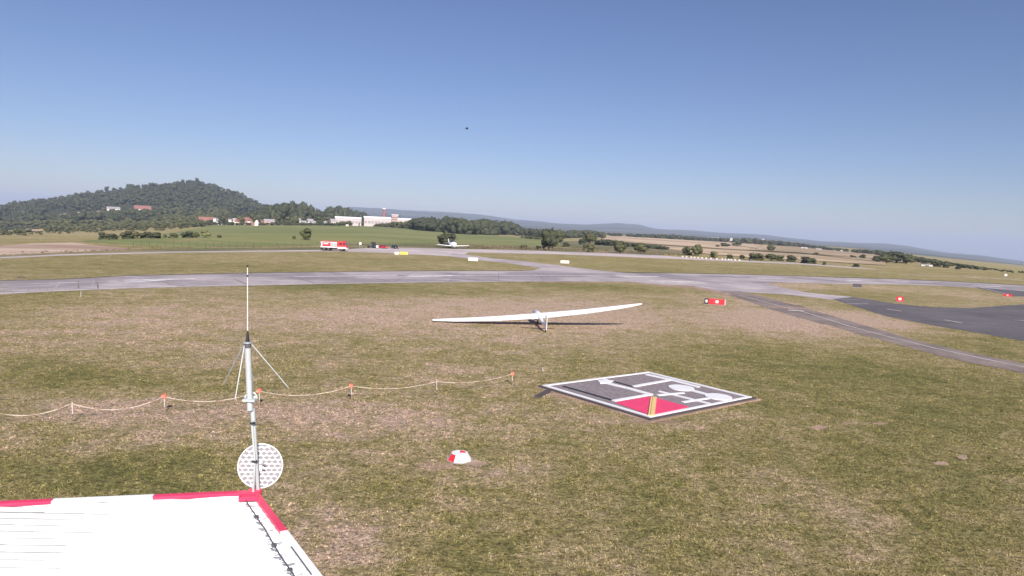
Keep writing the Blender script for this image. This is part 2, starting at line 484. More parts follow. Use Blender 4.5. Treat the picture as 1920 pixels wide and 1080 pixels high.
ths = np.unique(np.concatenate([np.linspace(-math.pi, -.72, 60), np.linspace(-.72, .72, 620), np.linspace(.72, math.pi, 60)]))
rhos = np.unique(np.concatenate([np.geomspace(1.5, 150, 78), np.geomspace(150, 14000, 150), _rr]))
TH, RH = np.meshgrid(ths, rhos)
gx, gy = RH * np.sin(TH), RH * np.cos(TH)
gz = height(gx.ravel(), gy.ravel()).reshape(gx.shape)
gv = np.stack([gx, gy, gz], -1).reshape(-1, 3)
nr, nc = gx.shape
i0 = (np.arange(nr - 1)[:, None] * nc + np.arange(nc - 1)[None, :]).ravel()
gt = np.concatenate([np.stack([i0, i0 + 1, i0 + nc + 1], -1), np.stack([i0, i0 + nc + 1, i0 + nc], -1)])
gt = gt[:, ::-1]
centre = np.array([[0, 0, 0.]])
gv = np.concatenate([gv, centre]); ci = len(gv) - 1
gt = np.concatenate([gt, np.stack([np.arange(nc - 1) + 1, np.arange(nc - 1), np.full(nc - 1, ci)], -1)[:, ::-1]])
ground = tri_mesh('ground', gv, gt, M_GRASS)
if ground.data.polygons[0].normal.z < 0 : ground.data.flip_normals()
at = ground.data.attributes.new('dry', 'FLOAT', 'POINT')
at.data.foreach_set('value', dryness(gv[:, 0], gv[:, 1]).astype(np.float32))
wood = np.clip((np.hypot(gv[:, 0], gv[:, 1]) - 2400) / 900, 0, 1) * (.80 + .2 * np.sin(gv[:, 0] * .0031 + 2) * np.sin(gv[:, 1] * .0043))
at = ground.data.attributes.new('wood', 'FLOAT', 'POINT'); at.data.foreach_set('value', wood.astype(np.float32))
tag(ground, kind='structure')
ZMIN, ZMAX = float(gv[:, 2].min()), float(gv[:, 2].max())

def band(name, top, bottom, mat, dz, rows=1, step=12, flat=True):
    """a sheet lying on the ground between two survey lines"""
    xs0, xs1 = max(top[0][0], bottom[0][0]), min(top[-1][0], bottom[-1][0])
    n = max(2, int((xs1 - xs0) / step) + 1)
    keys = sorted(set(list(np.linspace(xs0, xs1, n)) + [p[0] for p in top + bottom if xs0 <= p[0] <= xs1]))
    vs, fs = [], []
    for x in keys:
        a, b = lin(top, x), lin(bottom, x)
        for k in range(rows + 1):
            y = b + (a - b) * k / rows
            if flat: p = G(x, y, 0)
            else:
                p = hit(x, y)
                if p is None: p = hit(x, b)
            off = dz if flat else .03 + dz * min(1, max(.04, (math.hypot(p[0], p[1]) - 230) / 450))
            vs.append((p[0], p[1], p[2] + off))
    q = rows + 1
    for i in range(len(keys) - 1):
        for k in range(rows):
            fs.append((i * q + k, (i + 1) * q + k, (i + 1) * q + k + 1, i * q + k + 1))
    o = link_mesh(name, vs, fs, mat)
    tag(o, kind='structure')
    return o

def patch(name, poly, mat, dz, rag=0):
    if rag:
        q = []
        for k in range(len(poly)):
            a, b = poly[k], poly[(k + 1) % len(poly)]
            n = max(1, int(math.hypot(b[0] - a[0], b[1] - a[1]) / 5))
            for i in range(n):
                t = i / n
                q.append((a[0] + (b[0] - a[0]) * t, a[1] + (b[1] - a[1]) * t + random.uniform(-rag, rag)))
        poly = q
    vs = [(*G(x, y)[:2], dz) for x, y in poly]
    area = sum(vs[k][0] * vs[(k + 1) % len(vs)][1] - vs[(k + 1) % len(vs)][0] * vs[k][1] for k in range(len(vs)))
    f = tuple(range(len(vs)))
    o = link_mesh(name, vs, [f if area > 0 else f[::-1]], mat)
    tag(o, kind='structure')
    return o

def line_mark(name, pts, w, mat, dz):
    """painted line w metres wide"""
    P = [Vector((*G(*p)[:2], dz)) for p in pts]
    vs, fs = [], []
    for i, p in enumerate(P):
        a = P[max(i - 1, 0)]; b = P[min(i + 1, len(P) - 1)]
        d = (b - a).normalized(); s = Vector((-d.y, d.x, 0)) * w / 2
        vs += [p - s, p + s]
    for i in range(len(P) - 1):
        fs.append((2 * i, 2 * i + 2, 2 * i + 3, 2 * i + 1))
    o = link_mesh(name, vs, fs, mat)
    tag(o, kind='structure')
    return o

# runway, taxiways, apron
RW_TOP = [(-260, 534), (0, 527), (120, 524), (240, 517.5), (480, 512), (615, 510.5), (760, 508.5), (1000, 508), (1104, 509), (1195, 512), (1260, 512.5), (1390, 515), (1494, 518), (1687, 524), (1784, 528), (1920, 535.5), (2200, 551)]
RW_BOT = [(-260, 563), (0, 552), (120, 546), (180, 543.5), (240, 541), (360, 538), (480, 535.5), (644, 532), (819, 529.6), (1000, 528), (1182, 528), (1300, 530), (1437, 530.5), (1500, 530.5), (1600, 533), (1700, 533.5), (1784, 537), (1850, 541.5), (1920, 547), (2200, 566)]
band('runway', RW_TOP, RW_BOT, M_CONC, .010)
patch('taxiway_junction', [(1000, 518), (1182, 528.3), (1234, 533), (1300, 536), (1351, 546), (1400, 548.5), (1470, 552), (1560, 562), (1620, 562), (1600, 557.5), (1510, 548), (1470, 540), (1437, 531), (1380, 529.6), (1250, 528.5), (1182, 527)], M_TAXI, .014, .25)
patch('taxiway', [(839, 480), (878, 485), (897, 488), (949, 492.5), (991, 499.5), (1015, 502.5), (1000, 507), (940, 510), (1190, 514), (1104, 505), (1050, 498), (991, 491), (921, 484), (870, 477), (850, 474)], M_TAXI, .018)
patch('apron', [(1560, 560.5), (1620, 580), (1665, 594), (1760, 612), (1850, 627), (1920, 640), (2300, 715), (2500, 600), (2100, 560), (1920, 571), (1880, 573.5), (1820, 577.5), (1750, 576.5), (1680, 570), (1600, 557)], M_ASPH, .019, .45)
LT = [(1352, 545.5), (1390, 546.5), (1455, 563), (1500, 574), (1558, 592), (1623, 611), (1720, 639), (1817, 661), (1920, 682), (2300, 765)]
LB = [(1352, 546), (1397, 563), (1439, 577.5), (1494, 595), (1558, 611), (1623, 630), (1687, 647), (1784, 673), (1920, 700), (2300, 790)]
def ragged(pts, a):
    xs = np.arange(pts[0][0], pts[-1][0], 6.0)
    return [(float(x), lin(pts, x) + random.uniform(-a, a)) for x in xs]
band('narrow_taxiway', ragged(LT, .5), ragged(LB, .7), M_ASPH2, .017)
band('taxiway_verge', [(1000, 528.2), (1182, 528.5), (1234, 533), (1300, 536.5), (1351, 546), (1397, 562)], [(1000, 529.6), (1182, 530), (1234, 536.5), (1300, 540.5), (1351, 551), (1397, 564)], M_SOIL2, .008)
patch('side_taxiway', [(1825, 538), (1870, 549), (1900, 556), (1920, 556), (1960, 552), (1920, 546)], M_ASPH, .012)
# far strip along the back of the field
ST = [(-260, 494), (0, 482), (110, 477), (172, 475.4), (330, 471.5), (472, 470), (601, 468.5), (652, 467.6), (703, 464), (748, 464.4), (800, 465.6), (839, 466.5), (949, 468.6), (1000, 470), (1137, 474.5), (1240, 479), (1300, 484), (1403, 489), (1506, 493.5), (1575, 499), (1640, 504)]
SB = [(-260, 497), (0, 484.5), (110, 479.6), (172, 477.8), (330, 473.8), (472, 472.2), (601, 471.5), (652, 472), (720, 474), (758, 476.7), (800, 478), (839, 480.3), (866, 482.2), (872, 476.2), (878, 473.6), (949, 475), (1050, 477), (1155, 481), (1300, 487), (1403, 491.5), (1506, 496), (1575, 501), (1640, 504.8)]
band('access_road', ST, SB, M_STRIP, .012)
line_mark('road_edge_marking', [(748, 464.9), (800, 466.1), (839, 467), (949, 469.1), (1050, 472.4)], .5, M_PAINT, .024)
line_mark('road_edge_marking', [(652, 471.3), (720, 473.4), (758, 476), (839, 479.5), (878, 484.4), (897, 487.6), (949, 492), (991, 498.5)], .4, M_PAINT_OLD, .028)
line_mark('road_edge_marking', [(880, 473.4), (949, 474.7), (1050, 476.8), (1155, 480.6), (1300, 486.8)], .6, M_PAINT_OLD, .024)
line_mark('distant_track', [(1686, 514.5), (1750, 517.5), (1830, 520.5), (1910, 524)], 1.4, M_PAINT_OLD, .02)
line_mark('distant_track', [(1560, 499), (1600, 501), (1640, 504)], 2.0, M_STRIP, .02)

band('runway_edge_line', [(x, y - 1.1) for x, y in RW_TOP if x < 1010 or x > 1240], [(x, y + .1) for x, y in RW_TOP if x < 1010 or x > 1240], M_MARGIN, .007)  # narrow dark strip following the far edge of the runway
# runway markings
for pts, w, m in [
    ([(5, 534), (120, 530.5), (230, 526.9)], .45, M_PAINT_OLD), ([(231, 525.9), (300, 524.4), (367, 523)], .9, M_PAINT), ([(234, 529.3), (270, 527.6), (310, 525.2)], .9, M_PAINT),
    ([(378, 522.6), (552, 519)], .35, M_PAINT_OLD), ([(552, 518.8), (764, 516.4)], .55, M_PAINT), ([(764, 519), (820, 517.7), (874, 516.7)], 1.0, M_PAINT),
    ([(744, 516.6), (1000, 516.4)], .5, M_PAINT), ([(1000, 516.6), (1167, 517.5)], .6, M_PAINT), ([(1168, 519), (1234, 518.6)], .9, M_PAINT),
    ([(1406, 521.5), (1469, 522.4)], .9, M_PAINT), ([(1584, 525.8), (1616, 526.5)], 1.2, M_PAINT), ([(1690, 527.5), (1750, 530)], .8, M_PAINT),
    ([(1823, 535.3), (1850, 537), (1878, 538)], 1.3, M_PAINT), ([(1260, 514), (1390, 516.5), (1494, 519.2), (1687, 525.5), (1784, 529.5), (1920, 537.2)], .8, M_PAINT_OLD),
    ([(1300, 519), (1406, 521.3)], .35, M_PAINT_OLD), ([(1480, 523), (1584, 525.6)], .35, M_PAINT_OLD),
    ([(0, 550.6), (120, 545), (240, 539.8), (480, 534.4), (819, 528.6), (1000, 527.2), (1170, 527.4)], .6, M_PAINT_OLD),
]:
    line_mark('runway_marking', pts, w, m, .026)
patch('worn_concrete', [(1208, 526.5), (1240, 530.5), (1325, 531.5), (1300, 527.5), (1250, 525.5)], M_PAINT_OLD, .030)
for k, (x0, y0, x1, y1) in enumerate([(112, 529, 104, 541), (147, 527, 147, 541), (176, 524, 172, 541), (182, 527, 184, 541), (236, 530, 252, 537), (300, 526, 322, 534), (376, 527, 392, 532), (440, 524, 462, 533), (495, 524, 520, 531), (560, 522, 590, 531), (630, 521, 664, 530), (700, 521, 730, 528), (1090, 520, 1150, 527)]):
    line_mark('runway_joint', [(x0, y0), (x1, y1)], .15 if x0 < 400 else .25, M_ASPH2 if k % 2 else M_TAXI, .022)
# narrow taxiway line and crossing
line_mark('taxi_line', [(1330, 544), (1397, 556.5), (1461, 573.7), (1507, 585), (1590, 611), (1655, 629), (1752, 653), (1849, 674), (1917, 688), (2200, 750)], .12, M_PAINT, .030)
line_mark('cross_marking', [(1441, 575.5), (1475, 577.5), (1512, 579)], .35, M_ORANGE, .034)
line_mark('cross_marking', [(1478, 582), (1507, 583.5)], .55, M_PAINT, .038)
for pts in ([(1588, 570), (1628, 570)], [(1560, 560), (1612, 563)], [(1663, 579.5), (1690, 584)], [(1902, 600.5), (1930, 602)], [(1770, 600), (1805, 606)], [(1840, 539.5), (1888, 552)]):
    line_mark('apron_marking', pts, .3, M_PAINT_OLD, .034)

# fields, meadows and hill floor, draped over the terrain
band('ploughed_field', [(-300, 470), (0, 461), (60, 456.5), (135, 455), (190, 461), (245, 467)], [(-300, 492), (0, 478.5), (60, 476), (110, 474), (180, 470.5), (245, 467.6)], M_SOIL, .35, 4, flat=False)
band('soil_verge', [(-300, 491), (0, 478), (100, 474), (180, 470), (330, 466), (560, 464), (650, 463)], [(-300, 494), (0, 482), (110, 477), (172, 475.4), (330, 471.5), (560, 469), (650, 467.5)], M_MEADOW2, .05, 2, flat=False)
band('green_meadow', [(150, 452), (240, 446), (330, 436), (400, 422.5), (500, 421), (620, 422.5), (760, 427.5), (850, 437), (930, 442), (1000, 448), (1060, 457)], [(150, 452.6), (240, 459), (330, 464), (400, 463), (500, 462), (620, 459), (700, 458), (800, 457.5), (850, 458), (930, 460), (1000, 462), (1060, 463)], M_MEADOW, .5, 6, flat=False)
band('dry_verge', [(650, 459), (700, 458.5), (800, 457.7), (850, 458.5), (930, 461), (1000, 463), (1060, 464), (1240, 471)], [(650, 467), (703, 463.6), (800, 465), (839, 466), (949, 468), (1060, 472.2), (1240, 478.5)], M_MEADOW2, .06, 2, flat=False)
band('stubble_field', [(1128, 442.5), (1200, 446), (1330, 453), (1395, 457), (1440, 459)], [(1128, 450), (1200, 457.5), (1330, 466), (1395, 470), (1440, 472)], M_STUB2, .9, 5, flat=False)
band('stubble_field', [(1405, 466), (1430, 459.5), (1500, 464), (1560, 470.5), (1640, 478), (1700, 487)], [(1405, 469), (1430, 471.5), (1500, 475.5), (1560, 481), (1640, 489), (1700, 494)], M_STUB, .9, 5, flat=False)
band('stubble_field', [(1215, 460), (1310, 466.5), (1400, 471.5), (1500, 477), (1600, 485), (1660, 490.5)], [(1215, 463), (1310, 475), (1400, 483), (1500, 487.5), (1600, 494.5), (1660, 498)], M_STUB2, .8, 3, flat=False)
band('dry_meadow', [(1050, 454), (1100, 452), (1200, 459), (1310, 467)], [(1050, 462), (1100, 466), (1200, 472), (1310, 479)], M_MEADOW2, .6, 3, flat=False)
band('hill_clearing', [(88, 407), (120, 402), (160, 397.5), (200, 396)], [(88, 408.5), (120, 405), (160, 401.5), (200, 401)], M_STUB2, 1.5, 2, flat=False)
band('hill_clearing', [(-40, 443), (8, 437), (30, 433), (55, 430.5), (80, 434)], [(-40, 446), (8, 440), (30, 437.5), (55, 435.5), (80, 435.5)], M_STUB2, 1.2, 2, flat=False)
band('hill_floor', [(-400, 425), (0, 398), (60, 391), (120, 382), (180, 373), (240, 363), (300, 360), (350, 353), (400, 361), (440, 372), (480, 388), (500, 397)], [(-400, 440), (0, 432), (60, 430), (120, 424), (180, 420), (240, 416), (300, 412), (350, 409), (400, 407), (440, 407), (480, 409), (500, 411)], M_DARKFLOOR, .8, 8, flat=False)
for a in ([(1140, 451), (1200, 458.5), (1330, 467), (1500, 477), (1650, 491)], [(1330, 459), (1395, 463.5), (1420, 467)]):
    band('field_margin', a, [(x, y + .9) for x, y in a], M_MEADOW2, 1.05, 1, flat=False)

# ------------------------------------------------------------------ haze
hz = MB(); hz.box((0, 0, (ZMIN - 1 + ZMAX + 26) / 2), (30000, 30000, ZMAX + 26 - ZMIN + 1))
mh = bpy.data.materials.new('haze'); mh.use_nodes = True
for n in list(mh.node_tree.nodes): mh.node_tree.nodes.remove(n)
pv = mh.node_tree.nodes.new('ShaderNodeVolumePrincipled')
pv.inputs['Color'].default_value = (.60, .72, 1.0, 1)
pv.inputs['Density'].default_value = HAZE
pv.inputs['Anisotropy'].default_value = 0.0
om = mh.node_tree.nodes.new('ShaderNodeOutputMaterial')
mh.node_tree.links.new(pv.outputs[0], om.inputs['Volume'])
tag(hz.build('haze', mh), kind='stuff')

# ------------------------------------------------------------------ trees
def ico(sub):
    t = (1 + 5 ** .5) / 2
    v = [(-1, t, 0), (1, t, 0), (-1, -t, 0), (1, -t, 0), (0, -1, t), (0, 1, t), (0, -1, -t), (0, 1, -t), (t, 0, -1), (t, 0, 1), (-t, 0, -1), (-t, 0, 1)]
    v = [np.array(p) / np.linalg.norm(p) for p in v]
    f = [(0, 11, 5), (0, 5, 1), (0, 1, 7), (0, 7, 10), (0, 10, 11), (1, 5, 9), (5, 11, 4), (11, 10, 2), (10, 7, 6), (7, 1, 8), (3, 9, 4), (3, 4, 2), (3, 2, 6), (3, 6, 8), (3, 8, 9), (4, 9, 5), (2, 4, 11), (6, 2, 10), (8, 6, 7), (9, 8, 1)]
    for _ in range(sub):
        mid = {}; nf = []
        def m(a, b):
            k = (min(a, b), max(a, b))
            if k not in mid:
                p = v[a] + v[b]; v.append(p / np.linalg.norm(p)); mid[k] = len(v) - 1
            return mid[k]
        for a, b, c in f:
            ab, bc, ca = m(a, b), m(b, c), m(c, a)
            nf += [(a, ab, ca), (b, bc, ab), (c, ca, bc), (ab, bc, ca)]
        f = nf
    return np.array(v), np.array(f)
ICO1 = ico(1); ICO0 = ico(0)

def crown_arrays(seed, lobes=7, cards=220, low=.18, shape='round', fine=True):
    """crown in a unit box: x,y in -0.5..0.5, z 0..1"""
    r = np.random.default_rng(seed)
    V, T, b = [], [], 0
    iv, it = ICO1 if fine else ICO0
    cs = []
    for k in range(lobes):
        a = r.uniform(0, 2 * math.pi); rad = r.uniform(.05, .27); z = r.uniform(low + .15, .82)
        if shape == 'cone': rad *= (1 - z) * 1.6; s = .12 + .20 * (1 - z)
        else:
            s = r.uniform(.17, .27); rad *= 1.15 - abs(z - .5)
        c = np.array([math.cos(a) * rad, math.sin(a) * rad, z]); cs.append((c, s))
        w = iv * s * (1 + r.uniform(-.28, .28, (len(iv), 1))) * np.array([1, 1, .85]) + c
        V.append(w); T.append(it + b); b += len(w)
    for k in range(cards):
        c, s = cs[r.integers(len(cs))]
        d = r.normal(size=3); d /= np.linalg.norm(d)
        p = c + d * s * r.uniform(.85, 1.28)
        q = r.uniform(.035, .07)
        u = r.normal(size=3); u /= np.linalg.norm(u); w2 = np.cross(u, d + .3 * r.normal(size=3)); w2 /= np.linalg.norm(w2) + 1e-9
        V.append(np.array([p + u * q, p - u * q * .6 + w2 * q, p - u * q * .6 - w2 * q])); T.append(np.array([[b, b + 1, b + 2]])); b += 3
    V = np.concatenate(V); V[:, 2] = np.clip(V[:, 2], low * .3, 1.08)
    return V, np.concatenate(T)

TREE_VARS = {}
for vi, (kind, mat) in enumerate([('round', M_LEAF), ('round', M_LEAF2), ('round', M_LEAF3), ('round', M_LEAF), ('cone', M_LEAF2), ('bush', M_LEAF), ('bush', M_LEAF2), ('bush', M_LEAF3)]):
    low = .02 if kind == 'bush' else .16
    V, T = crown_arrays(100 + vi, 8 if kind != 'cone' else 10, 260, low, 'cone' if kind == 'cone' else 'round')
    if kind == 'bush': V[:, 2] = (V[:, 2] - .12) * 1.1; V[:, 2] = np.maximum(V[:, 2], 0)
    me = tri_mesh('crown', V, T, mat); cm = me.data; bpy.data.objects.remove(me)
    tb = MB()
    tb.cyl((0, 0, -.03), (0.01, 0, .45), .035, .02, 7)
    for a in (0.3, 2.3, 4.4):
        tb.cyl((0.005, 0, .28), (math.cos(a) * .17, math.sin(a) * .17, .55), .016, .007, 5)
    to = tb.build('trunk', M_BARK); tm = to.data; bpy.data.objects.remove(to)
    TREE_VARS[vi] = (kind, cm, tm)

def plant(px, pb, w, h, vi, label, group=None, cat=None, name=None):
    kind, cm, tm = TREE_VARS[vi]
    p = hit(px, pb)
    rho = math.hypot(p[0], p[1]); H = h * rho / F; W = w * rho / F
    bush = kind == 'bush'
    e = empty(name or ('shrub' if bush else 'tree'), (p[0], p[1], p[2] - .02), random.uniform(0, 6.28))
    e.scale = (W * 1.38, W * 1.38, H * 1.03)
    for nm, me in (('crown', cm), ('trunk', tm)):
        o = bpy.data.objects.new(nm, me); COL.objects.link(o); o.parent = e
    tag(e, label, cat or ('bush' if bush else 'tree'), group)
    return e

GM = 'bushes in a row on the green meadow below the wooded hill'
for a in [
    (193, 449, 13, 12, 6, 'dark round bush beginning the meadow row beside the ploughed field', GM), (213, 449.5, 15, 10, 6, 'wide low dark bush second in the row from the ploughed field', GM),
    (238, 448.5, 15, 14, 6, 'tall dark bush third in the row, below the white hillside house', GM), (254, 448, 15, 13, 5, 'rounded bush crowding against its darker neighbour in the meadow row', GM),
    (273, 447.5, 17, 12, 6, 'dense dark bush where the meadow row is most tightly packed', GM), (291, 447.5, 18, 11, 6, 'broad dark bush closing the packed part of the meadow row', GM),
    (310, 447, 6, 7, 5, 'tiny bush in the gap between dark row and sparse row', GM), (327, 447, 15, 9, 5, 'low wide brownish bush after the gap in the meadow row', GM),
    (352, 446.5, 17, 12, 6, 'thick dark bush just before the pale young trees', GM), (368, 446.5, 10, 11, 3, 'slim small tree touching the thick dark bush', GM),
    (385, 446, 14, 14, 2, 'pale green round young tree ending the meadow row', GM), (411, 446.5, 7, 6, 5, 'single tiny shrub standing apart in open meadow', GM),
]: plant(*a)
plant(551, 449, 6, 7, 5, 'tiny bush beside the solitary meadow tree')
plant(573, 450.5, 19, 21, 0, 'solitary leafy tree on the green meadow above the fire engine')
plant(842, 464.5, 33, 27, 1, 'leafy green bush tree behind the parked light aircraft')
plant(1025, 469, 30, 40, 1, 'big dark tree beside the far road, tallest along it')
plant(1034, 467, 20, 26, 0, 'shorter leafy tree pressed against the big dark roadside tree')
plant(982, 468, 12, 10, 5, 'brownish green shrub in reeds before the big roadside tree')
plant(1050, 456, 20, 24, 0, 'green tree behind the small round field bush')
plant(1062, 463, 13, 9, 6, 'small round bush standing in the dry field')
plant(1105, 459, 22, 24, 3, 'bushy tree with a pale gap at the hedge start')
plant(1092, 459, 15, 11, 6, 'low dark shrub at the foot of the bushy hedge tree')
plant(1096, 470, 8, 12, 5, 'narrow shrub between field and road edge')
plant(1108, 473, 16, 15, 5, 'brownish rounded shrub at the edge of the far road')
plant(1162, 475, 22, 20, 0, 'round green tree of the roadside pair nearer the big dark tree')
plant(1200, 475.5, 22, 22, 3, 'round green tree of the roadside pair nearer the white markers')
plant(1286, 478, 16, 15, 5, 'round shrub just before the start of the white markers')
plant(1308, 480, 18, 20, 0, 'leafy tree rising directly behind the white markers')
plant(1338, 483, 15, 12, 7, 'pale yellowish bush behind the white markers')
plant(1368, 485, 10, 8, 5, 'small brown shrub behind the last white markers')
plant(1392, 486, 9, 8, 6, 'small dark shrub just past the white markers')
plant(1417, 488, 25, 13, 5, 'wide loose bush where the field paths meet')
plant(1446, 488.5, 20, 13, 3, 'loose brownish bush beside the wide loose one')
plant(1462, 489, 14, 10, 5, 'thin brown scrub bush in front of tan field')
plant(1484, 491, 15, 12, 6, 'compact dark round bush alone by the road')
plant(1513, 494, 21, 12, 6, 'wide dark oval bush by the road')
plant(1524, 494.5, 10, 9, 5, 'small bush attached to the wide dark oval one')
plant(1546, 497, 6, 6, 5, 'tiny bush by the road past the oval bush')
plant(1606, 501, 10, 6, 5, 'low bush on the dry slope above the road end')
plant(1446, 471.5, 13, 12, 0, 'lone round tree standing out in the tan stubble')
plant(1345, 464, 7, 5, 6, 'small bush starting the field hedge row'); plant(1358, 463.5, 15, 8, 6, 'dark clump in the middle of the field hedge row'); plant(1381, 462, 16, 7, 0, 'green bush ending the field hedge row')
plant(1529, 479.5, 9, 6, 6, 'small dark bush on the stubble margin line')
plant(1598, 484, 9, 5, 6, 'tiny bush out on the brown field'); plant(1617, 485.5, 9, 8, 6, 'small pointed bush out on the brown field beside its tiny twin')
for k, (x, y, w, h, l) in enumerate([(1645, 492, 16, 11, 'dark tree starting the grove beyond the stubble'), (1662, 493, 18, 14, 'rounded tree second in the grove beyond the stubble'), (1680, 493.5, 24, 19, 'largest dome shaped tree of the grove beyond the stubble'), (1700, 495, 18, 15, 'dark tree ending the grove beyond the stubble')]):
    plant(x, y, w, h, 1 if k != 1 else 0, l, 'trees of the dark grove beyond the stubble field')
for x, y, w, h, l in [(1755, 500, 12, 8, 'small dark bush by the distant pale farm building'), (1774, 502, 10, 6, 'low dark bush between farm and valley edge'), (1797, 505, 9, 5, 'tiny dark bush on the valley edge'), (1733, 498, 10, 5, 'low bush against the distant pale farm')]:
    plant(x, y, w, h, 6, l)
plant(1131, 449, 9, 12, 3, 'reddish young tree at the corner of the tan field')
plant(398, 420, 14, 15, 0, 'tree in front of the brown farmhouse'); plant(596, 420, 17, 26, 1, 'dark tree standing between village and warehouses')
plant(682, 418, 14, 20, 1, 'dark tree filling the gap between the two big warehouses')
plant(722, 407, 7, 7, 1, 'small tree top behind the brick chimney foot'); plant(750, 409, 6, 7, 1, 'small dark tree behind the low third warehouse')

plant(417, 422.6, 13, 15, 1, 'round garden tree between two white village houses')
plant(452, 422.6, 13, 16, 0, 'dark garden tree beside the cream gabled house')
plant(480, 422.6, 13, 14, 0, 'leafy garden tree beside the bright white house')
plant(519, 422.6, 13, 17, 1, 'tall garden tree just past the pink house')
plant(540, 422.6, 13, 15, 0, 'bushy tree at the meadow edge beyond the pink house')
plant(554, 422.6, 13, 17, 0, 'broad dark tree before the upper white house')
plant(598, 422.6, 13, 16, 0, 'dark round tree between the village cottages')
plant(616, 422.6, 13, 15, 0, 'leafy tree standing before the plain grey house')
def mass(name, label, items, mat, lobes=2, sub=0, seed=1, cards=14, cat='trees'):
    """many trees as one mass; items are (x, y, z, width, height)"""
    r = np.random.default_rng(seed)
    tv = [crown_arrays(seed * 50 + k, lobes, cards, .05, 'round', sub > 0) for k in range(6)]
    V, T, b = [], [], 0
    for (x, y, z, w, h) in items:
        v, t = tv[r.integers(6)]
        a = r.uniform(0, 6.28); c, s = math.cos(a), math.sin(a)
        vv = np.stack([(v[:, 0] * c - v[:, 1] * s) * w * 1.45 + x, (v[:, 0] * s + v[:, 1] * c) * w * 1.45 + y, (v[:, 2] - .08) * h * 1.06 + z], -1)
        V.append(vv); T.append(t + b); b += len(vv)
    o = tri_mesh(name, np.concatenate(V), np.concatenate(T), mat)
    tag(o, label, cat, kind='stuff')
    return o

# wooded hill
from collections import namedtuple
skyl = [(0, 392), (60, 385), (120, 376), (180, 367), (240, 357), (300, 354), (330, 349), (350, 347), (370, 348), (400, 356), (440, 367), (480, 385), (500, 396), (520, 404)]
def to_px(p):
    v = R.T @ (np.array(p) - np.array([0, 0, HC]))
    return 960 + F * v[0] / -v[2], 540 - F * v[1] / -v[2]
items, itemsc = [], []
th0, th1 = _th(-260, 400), _th(520, 400)
while len(items) < 5200:
    t = rng.uniform(th0, th1); rho = rng.uniform(1080, 2240)
    x, y = rho * math.sin(t), rho * math.cos(t)
    z = float(height(x, y)[0])
    u, v = to_px((x, y, z))
    if v > 425 - .02 * max(u, 0): continue
    if 86 < u < 205 and 396 < v < 411: continue
    if 198 < u < 292 and 386 < v < 412: continue
    if 385 < u < 520 and v > 402: continue
    if u > 300 and v > 405: continue
    sz = rng.uniform(.6, 1.35)
    items.append((x, y, z, 10.5 * sz, 12.5 * sz * rng.uniform(.8, 1.2)))
mass('hill_forest', 'dark mixed forest covering the hill on the horizon', items[::2] + items[1::4], M_FOREST, 2, 0, 3, 30, 'forest')
mass('hill_forest', 'paler leafy trees scattered through the dark hill forest', [(a, b, c, d * 1.15, e * rng.uniform(.9, 1.35)) for a, b, c, d, e in items[3::4]], M_LEAF2, 3, 0, 4, 30, 'forest')
items = []
while len(items) < 1700:
    u = rng.uniform(-200, 430); v = rng.uniform(398, float(np.interp(u, [-200, 0, 190, 300, 360, 430], [446, 444, 437, 433, 428, 417])))
    if 196 < u < 292 and v < 402: continue
    if u < 190 and v < 418 - .03 * u: continue
    dens = .35 + .65 * (math.sin(v * .55 + u * .02) > -.1)
    if -10 < u < 82 and 429 < v < 439: continue
    if 120 < u < 165 and 406 < v < 422: dens *= .2
    if rng.uniform() > dens: continue
    p = hit(u, v)
    if p is None: continue
    rho = math.hypot(p[0], p[1]); s = rng.uniform(6, 12) * rho / F
    items.append((p[0], p[1], p[2], s * 1.2, s))
mass('hillside_scrub', 'rows of green scrub and hedges on the lower hillside', items, M_LEAF, 2, 0, 5, 14)

def belt(name, label, prof, n, mat, wpx=(9, 16), depth=60, seed=1, cat='trees', vary=(.72, 1.04), xr=None):
    """prof: (px, base y, top y)"""
    r = np.random.default_rng(seed); items = []
    xs = [p[0] for p in prof]
    for k in range(n):
        u = r.uniform(xs[0], xs[-1])
        yb = float(np.interp(u, xs, [p[1] for p in prof])); yt = float(np.interp(u, xs, [p[2] for p in prof]))
        p = hit(u, yb)
        if p is None: continue
        rho = math.hypot(p[0], p[1]); back = r.uniform(0, depth)
        q = np.array([p[0], p[1]]) * (1 + back / rho); rho2 = rho + back
        z = float(height(q[0], q[1])[0])
        ztop = HC + (horizon(u) - yt) * rho2 / F
        h = (ztop - p[2]) * r.uniform(*vary) if back < depth * .4 else (ztop - z) * r.uniform(vary[0] + .12, vary[1])
        h = max(h, 2 * rho / F)
        w = min(r.uniform(*wpx) * rho / F, h * 1.3)
        zb = min(z, p[2])
        items.append((q[0], q[1], zb, w, h + z - zb if back > depth * .4 else h))
    return mass(name, label, items, mat, 5, 1, seed, 60, cat)

belt('village_trees', 'belt of leafy trees around the village below the hill', [(395, 420, 405), (430, 419, 402), (470, 420, 400), (490, 421, 393), (513, 421, 383), (530, 421, 386), (545, 421, 382), (565, 421, 383), (578, 421, 386), (590, 421, 392), (605, 421, 397), (618, 419.5, 391), (645, 418.5, 388), (662, 418.5, 392), (678, 418.5, 400), (690, 419, 405)], 330, M_LEAF2, (9, 24), 130, 21, vary=(.6, 1.12))
belt('village_hedge', 'low row of bushes at the meadow edge before the village', [(395, 421, 414), (430, 420.5, 413), (520, 421.5, 415), (630, 424, 417)], 110, M_LEAF, (7, 12), 20, 22)
belt('village_garden', 'garden trees and bushes standing between the village houses', [(380, 422.6, 414), (430, 422.8, 414), (470, 423.2, 416), (520, 423.4, 415), (600, 423.6, 416), (640, 424, 417)], 95, M_LEAF2, (8, 14), 8, 41, vary=(.5, 1.05))
